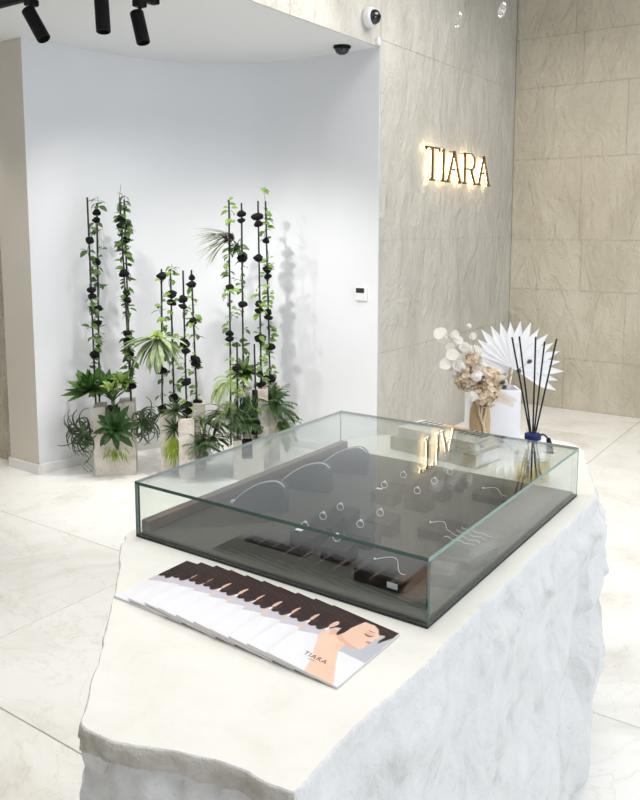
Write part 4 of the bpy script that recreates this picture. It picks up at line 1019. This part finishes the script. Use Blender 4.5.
# upright bright leaf tuft in the slot of the agave planter
def tuft(name, label, c, n_, ln, wd, mat, spread, axis=UP, bend=.5, seed=1, group=None, seg=6, cat='plant'):
    rnd = random.Random(seed); t = thing(name, label, cat, c, group); axis = Vector(axis).normalized(); e1 = axis.orthogonal().normalized(); e2 = axis.cross(e1)
    var = [leaf_mesh('leaf', mat, length=1, width=wd * q, bend=bend * w, n=seg, fold=.18, tip=.9, mid=.35, base_w=.5) for q, w in ((1, .6), (1.2, 1.0), (.85, 1.5))]
    MB().lathe([(.003, -.03), (.012, -.015), (.012, .005), (.003, .012)], 8, mtx=orient(c, e1, axis)).build('stem', 'vstem', t)
    for k in range(n_):
        an = k * 2.399 + rnd.uniform(-.3, .3); sp = spread * math.sqrt((k + .5) / n_) * rnd.uniform(.85, 1.1)
        d = axis * math.cos(sp) + (e1 * math.cos(an) + e2 * math.sin(an)) * math.sin(sp)
        place('leaf', var[k % 3], t, orient(Vector(c) + d * .004, d, axis, ln * rnd.uniform(.75, 1.1)))
    return t
tuft('bird_nest_fern', 'bright green fern tuft rising from the agave planter slot', wp(113, 402, 5.0), 14, .20, .16, 'fern2', .75, UP - CF * .2, .5, 31)
tuft('leafy_plant', 'bright green leafy clump over the slot of agave planter', wp(112, 392, 4.98), 16, .09, .4, 'fern', 1.3, UP - CF * .4, .8, 32)
tuft('leafy_plant', 'green leafy clump around the foot of the many stoned rod', wp(124, 385, 5.0), 18, .10, .36, 'vine', 1.4, UP - CF * .3, .8, 33)
# curly air plants
def curly(label, c, n_, r, seed, lean):
    rnd = random.Random(seed); t = thing('curly_air_plant', label, 'plant', c, 'curly air plants'); c = Vector(c)
    MB().lathe([(.004, -.02), (.014, -.01), (.014, .01), (.004, .02)], 8, c).build('stem', 'vstem', t)
    for k in range(n_):
        an = rnd.uniform(0, 6.28); d = (CR * math.cos(an) + UP * math.sin(an) * .9 + CF * rnd.uniform(-.6, .6) + lean).normalized(); ax = (d.cross(UP + CR * rnd.uniform(-.8, .8))).normalized() * rnd.choice((-1, 1))
        pts = []; p = c.copy(); st_ = r * .115; turn = rnd.uniform(.05, .24)
        for i in range(18):
            pts.append(p.copy()); p = p + d * st_; d = Matrix.Rotation(turn * (1 + i * .12), 3, ax) @ d; d = (d + UP * -.06).normalized()
        MB().tube(pts, [.0115 * (1 - i / 19) + .0012 for i in range(18)], 6, flat=.5).build('leaf', 'air', t, smooth=True)
curly('curly grey green air plant on the outer side of agave planter', wp(84, 432, 5.0), 40, .100, 41, -CR * .5)
curly('curly grey green air plant on the inner side of agave planter', wp(142, 422, 5.0), 44, .100, 42, CR * .7)
# hanging roots under the outer air plant
t = thing('trailing_root', 'thin curly dark roots trailing below the outer air plant', 'plant', wp(86, 440, 4.97))
for q in range(3):
    MB().tube([wp(86 + q * 2 + 3 * math.sin(i * .8 + q), 440 + i * 1.9, 4.95) for i in range(18)], .0017, 5).build('root', 'fern2', t)
# drooping pale plant (staghorn) of the middle set
def droop(name, label, c, n_, ln, wd, mat, seed, fan=(-1.0, 1.0), fall=1.7, out=.5, group=None):
    rnd = random.Random(seed); t = thing(name, label, 'plant', c, group); c = Vector(c)
    MB().lathe([(.004, -.02), (.02, -.01), (.022, .012), (.006, .03)], 10, c).build('stem', 'vstem', t)
    for k in range(n_):
        a = fan[0] + (fan[1] - fan[0]) * (k + .5) / n_ + rnd.uniform(-.12, .12)
        d = (CR * math.sin(a) * 1.1 + UP * (math.cos(a) * .35 + rnd.uniform(-.1, .45)) - CF * rnd.uniform(.0, out * 2)).normalized()
        mb = MB().blade(c + d * .008, d, UP, ln * rnd.uniform(.7, 1.1), wd * rnd.uniform(.7, 1.2), fall * rnd.uniform(.7, 1.2), 9, .15, .8, .45, .35)
        mb.build('leaf', mat, t, smooth=True)
    return t
def mop(name, label, c, n_, ln, wd, mat, seed, sweep=1.0, group=None):
    # long leaves that spring out a little and then fall
    rnd = random.Random(seed); t = thing(name, label, 'plant', c, group); c = Vector(c)
    MB().lathe([(.004, -.02), (.02, -.01), (.022, .012), (.006, .03)], 10, c).build('stem', 'vstem', t)
    for k in range(n_):
        a = -1.25 + 2.5 * (k + .5) / n_ + rnd.uniform(-.1, .1); f = rnd.uniform(-.3, 1)
        d = (CR * math.sin(a) * sweep * 1.2 + UP * rnd.uniform(-1.1, .1) - CF * f * .7).normalized()
        MB().blade(c + d * .008, d, UP, ln * rnd.uniform(.7, 1.08), wd * rnd.uniform(.75, 1.2), rnd.uniform(.2, .8), 9, .16, .7, .5, .35).build('leaf', mat, t, smooth=True)
    return t
mop('drooping_air_plant', 'pale green plant with long drooping leaves on the short rods', wp(158, 338, 4.99), 44, .235, .034, 'pale', 51, .8)
tuft('leafy_plant', 'lime green heart of the drooping pale plant', wp(157, 337, 4.95), 22, .055, .3, 'fern', 1.4, UP - CF * .6, .7, 52)
# grassy air plant on the tall rod, sweeping to the side
t = thing('grassy_air_plant', 'grey green grassy air plant sweeping sideways from the tall rod', 'plant', wp(229, 240, 5.2))
rnd = random.Random(61); c0 = wp(229, 238, 5.2)
rb = MB()
for k in range(90):
    d = Vector((rnd.gauss(0, 1), rnd.gauss(0, 1), rnd.gauss(0, 1.3))).normalized(); rb.blade(c0 + d * .012, d, d.orthogonal(), rnd.uniform(.022, .045), .016, rnd.uniform(-.6, .6), 3, .2)
o = rb.build('root_ball', 'soil', t); o['kind'] = 'stuff'
for k in range(36):
    a = rnd.uniform(-.75, .45); d = (-CR * math.cos(a) + UP * math.sin(a) - CF * rnd.uniform(-.5, .5)).normalized()
    MB().blade(c0 + d * .015 + UP * rnd.uniform(-.02, .03), d, UP, rnd.uniform(.14, .25), .014, rnd.uniform(.2, .8), 8, .2, .6, .2, .6).build('leaf', 'grey', t)
tuft('leafy_plant', 'dark moss clump between the two tall rods under air plant', wp(237, 248, 5.22), 44, .060, .3, 'fern2', 2.4, UP, .6, 62)
# lower foliage of the middle and tall sets
def frondplant(label, c, n_, ln, mat, seed, axis=UP, spread=1.2, lw=.16, sag=.9, group=None, name='fern', cat='fern'):
    rnd = random.Random(seed); t = thing(name, label, cat, c, group); c = Vector(c); axis = Vector(axis).normalized(); e1 = axis.orthogonal().normalized(); e2 = axis.cross(e1)
    for k in range(n_):
        an = k * 2.399 + rnd.uniform(-.3, .3); sp = spread * math.sqrt((k + .5) / n_)
        d = axis * math.cos(sp) + (e1 * math.cos(an) + e2 * math.sin(an)) * math.sin(sp); L_ = ln * rnd.uniform(.75, 1.1); m_ = MB(); p = c.copy(); n2 = 12; pts = [p.copy()]
        for i in range(n2):
            p = p + d * L_ / n2; d = (d - UP * sag / n2).normalized(); pts.append(p.copy()); sdv = d.cross(UP); sdv = sdv.normalized() if sdv.length > 1e-4 else CR
            w_ = L_ * lw * 1.7 * math.sin((i + 1.2) / (n2 + 1.2) * math.pi) ** .7
            for sg in (-1, 1): m_.blade(p, sdv * sg + d * .55, UP, w_ * (.75 + .5 * ((i * 7 + k * 3) % 5) / 4), L_ * .055, .7, 3, .25, .8, .35, .4)
        m_.tube(pts, .0014, 4); m_.build('frond', mat, t)
    return t
frondplant('dark leafy fern at the foot of foremost slim planter', wp(203, 446, 4.95), 24, .15, 'fern2', 71, UP - CF * .3 + CR * .3, 1.6, .2)
droop('staghorn_fern', 'pale staghorn fern arching from the back middle planter', wp(203, 424, 5.12), 20, .23, .034, 'pale', 72, (-.3, 1.6), 1.2, .5)
droop('staghorn_fern', 'dark slender leaved plant below the pale staghorn', wp(213, 440, 5.0), 34, .17, .016, 'air', 73, (-1.2, 1.5), 1.2, .6)
tuft('grassy_plant', 'brownish green grassy tuft between the slim planters', wp(176, 412, 4.99), 60, .11, .10, 'air', 1.5, UP - CF * .4, .9, 74)
def hanging_moss(label, c, w_, h_, n_, seed, mat='moss'):
    rnd = random.Random(seed); t = thing('hanging_moss', label, 'moss', c); m_ = MB(); c = Vector(c)
    for k in range(n_):
        x = rnd.gauss(0, .30); x = max(-.6, min(.6, x)); p = c + CR * x * w_ - CF * rnd.uniform(0, .02) + UP * rnd.uniform(-.45, .0) * h_; d = (-UP + CR * (x * .5 + rnd.uniform(-.35, .35)) - CF * rnd.uniform(0, .4)).normalized()
        m_.blade(p, d, -CF, h_ * rnd.uniform(.25, .75) * (1 - abs(x) * .6), rnd.uniform(.003, .007), rnd.uniform(-.5, .7), 5, .2, .6, .3, .5)
    o = m_.build('moss_strands', mat, t); o['kind'] = 'stuff'
hanging_moss('lime green moss hanging between the slim planters', wp(174, 436, 4.97), .085, .20, 150, 75)
hanging_moss('lime green moss hanging under the front agave', wp(116, 446, 4.965), .11, .13, 46, 76)
tuft('grassy_plant', 'dark green grass tuft behind the lime moss of slim planters', wp(175, 428, 5.0), 26, .09, .12, 'fern2', 1.6, UP * .3 - CF, .7, 77)
# tall set
frondplant('bright lime fern cascading beside the single stone short rod', wp(230, 383, 5.05), 14, .17, 'fern', 81, UP * .5 - CF * .4 - CR * .1, 1.2, .15, 2.6)
frondplant('bright lime fern hanging lower beside the low slotted planter', wp(229, 405, 5.06), 12, .16, 'fern', 82, -CF * .6 + UP * .1, 1.1, .15, 2.6)
droop('staghorn_fern', 'green strappy fern hanging beside the low slotted planter', wp(229, 416, 5.03), 34, .23, .020, 'air', 83, (-1.5, 1.2), 1.8, .5)
frondplant('dark leafy fern filling the low slotted planter', wp(243, 424, 4.96), 26, .14, 'fern2', 84, UP - CF * .3, 1.5, .22)
tuft('leafy_plant', 'green leafy clump around the two tall rods low down', wp(244, 374, 5.22), 40, .13, .32, 'vine2', 1.6, UP - CF * .2, .9, 85)
hanging_moss('dark moss hanging down between short rod and tall planter', wp(245, 392, 5.12), .09, .32, 160, 86, 'fern2')
frondplant('dark green fern spreading from the back of the tall planter', wp(274, 408, 5.20), 24, .19, 'fern2', 87, UP * .7 + CR * .5 - CF * .3, 1.3, .17, 1.4)
frondplant('light green fern below the dark fern of tall planter', wp(279, 424, 5.22), 16, .17, 'vine', 88, CR * .8 - CF * .4, 1.1, .17, 1.3)
tuft('leafy_plant', 'dark leafy clump at the foot of the tall vine wrapped rod', wp(272, 400, 5.3), 34, .12, .3, 'fern2', 1.7, UP - CF * .4, .9, 89)
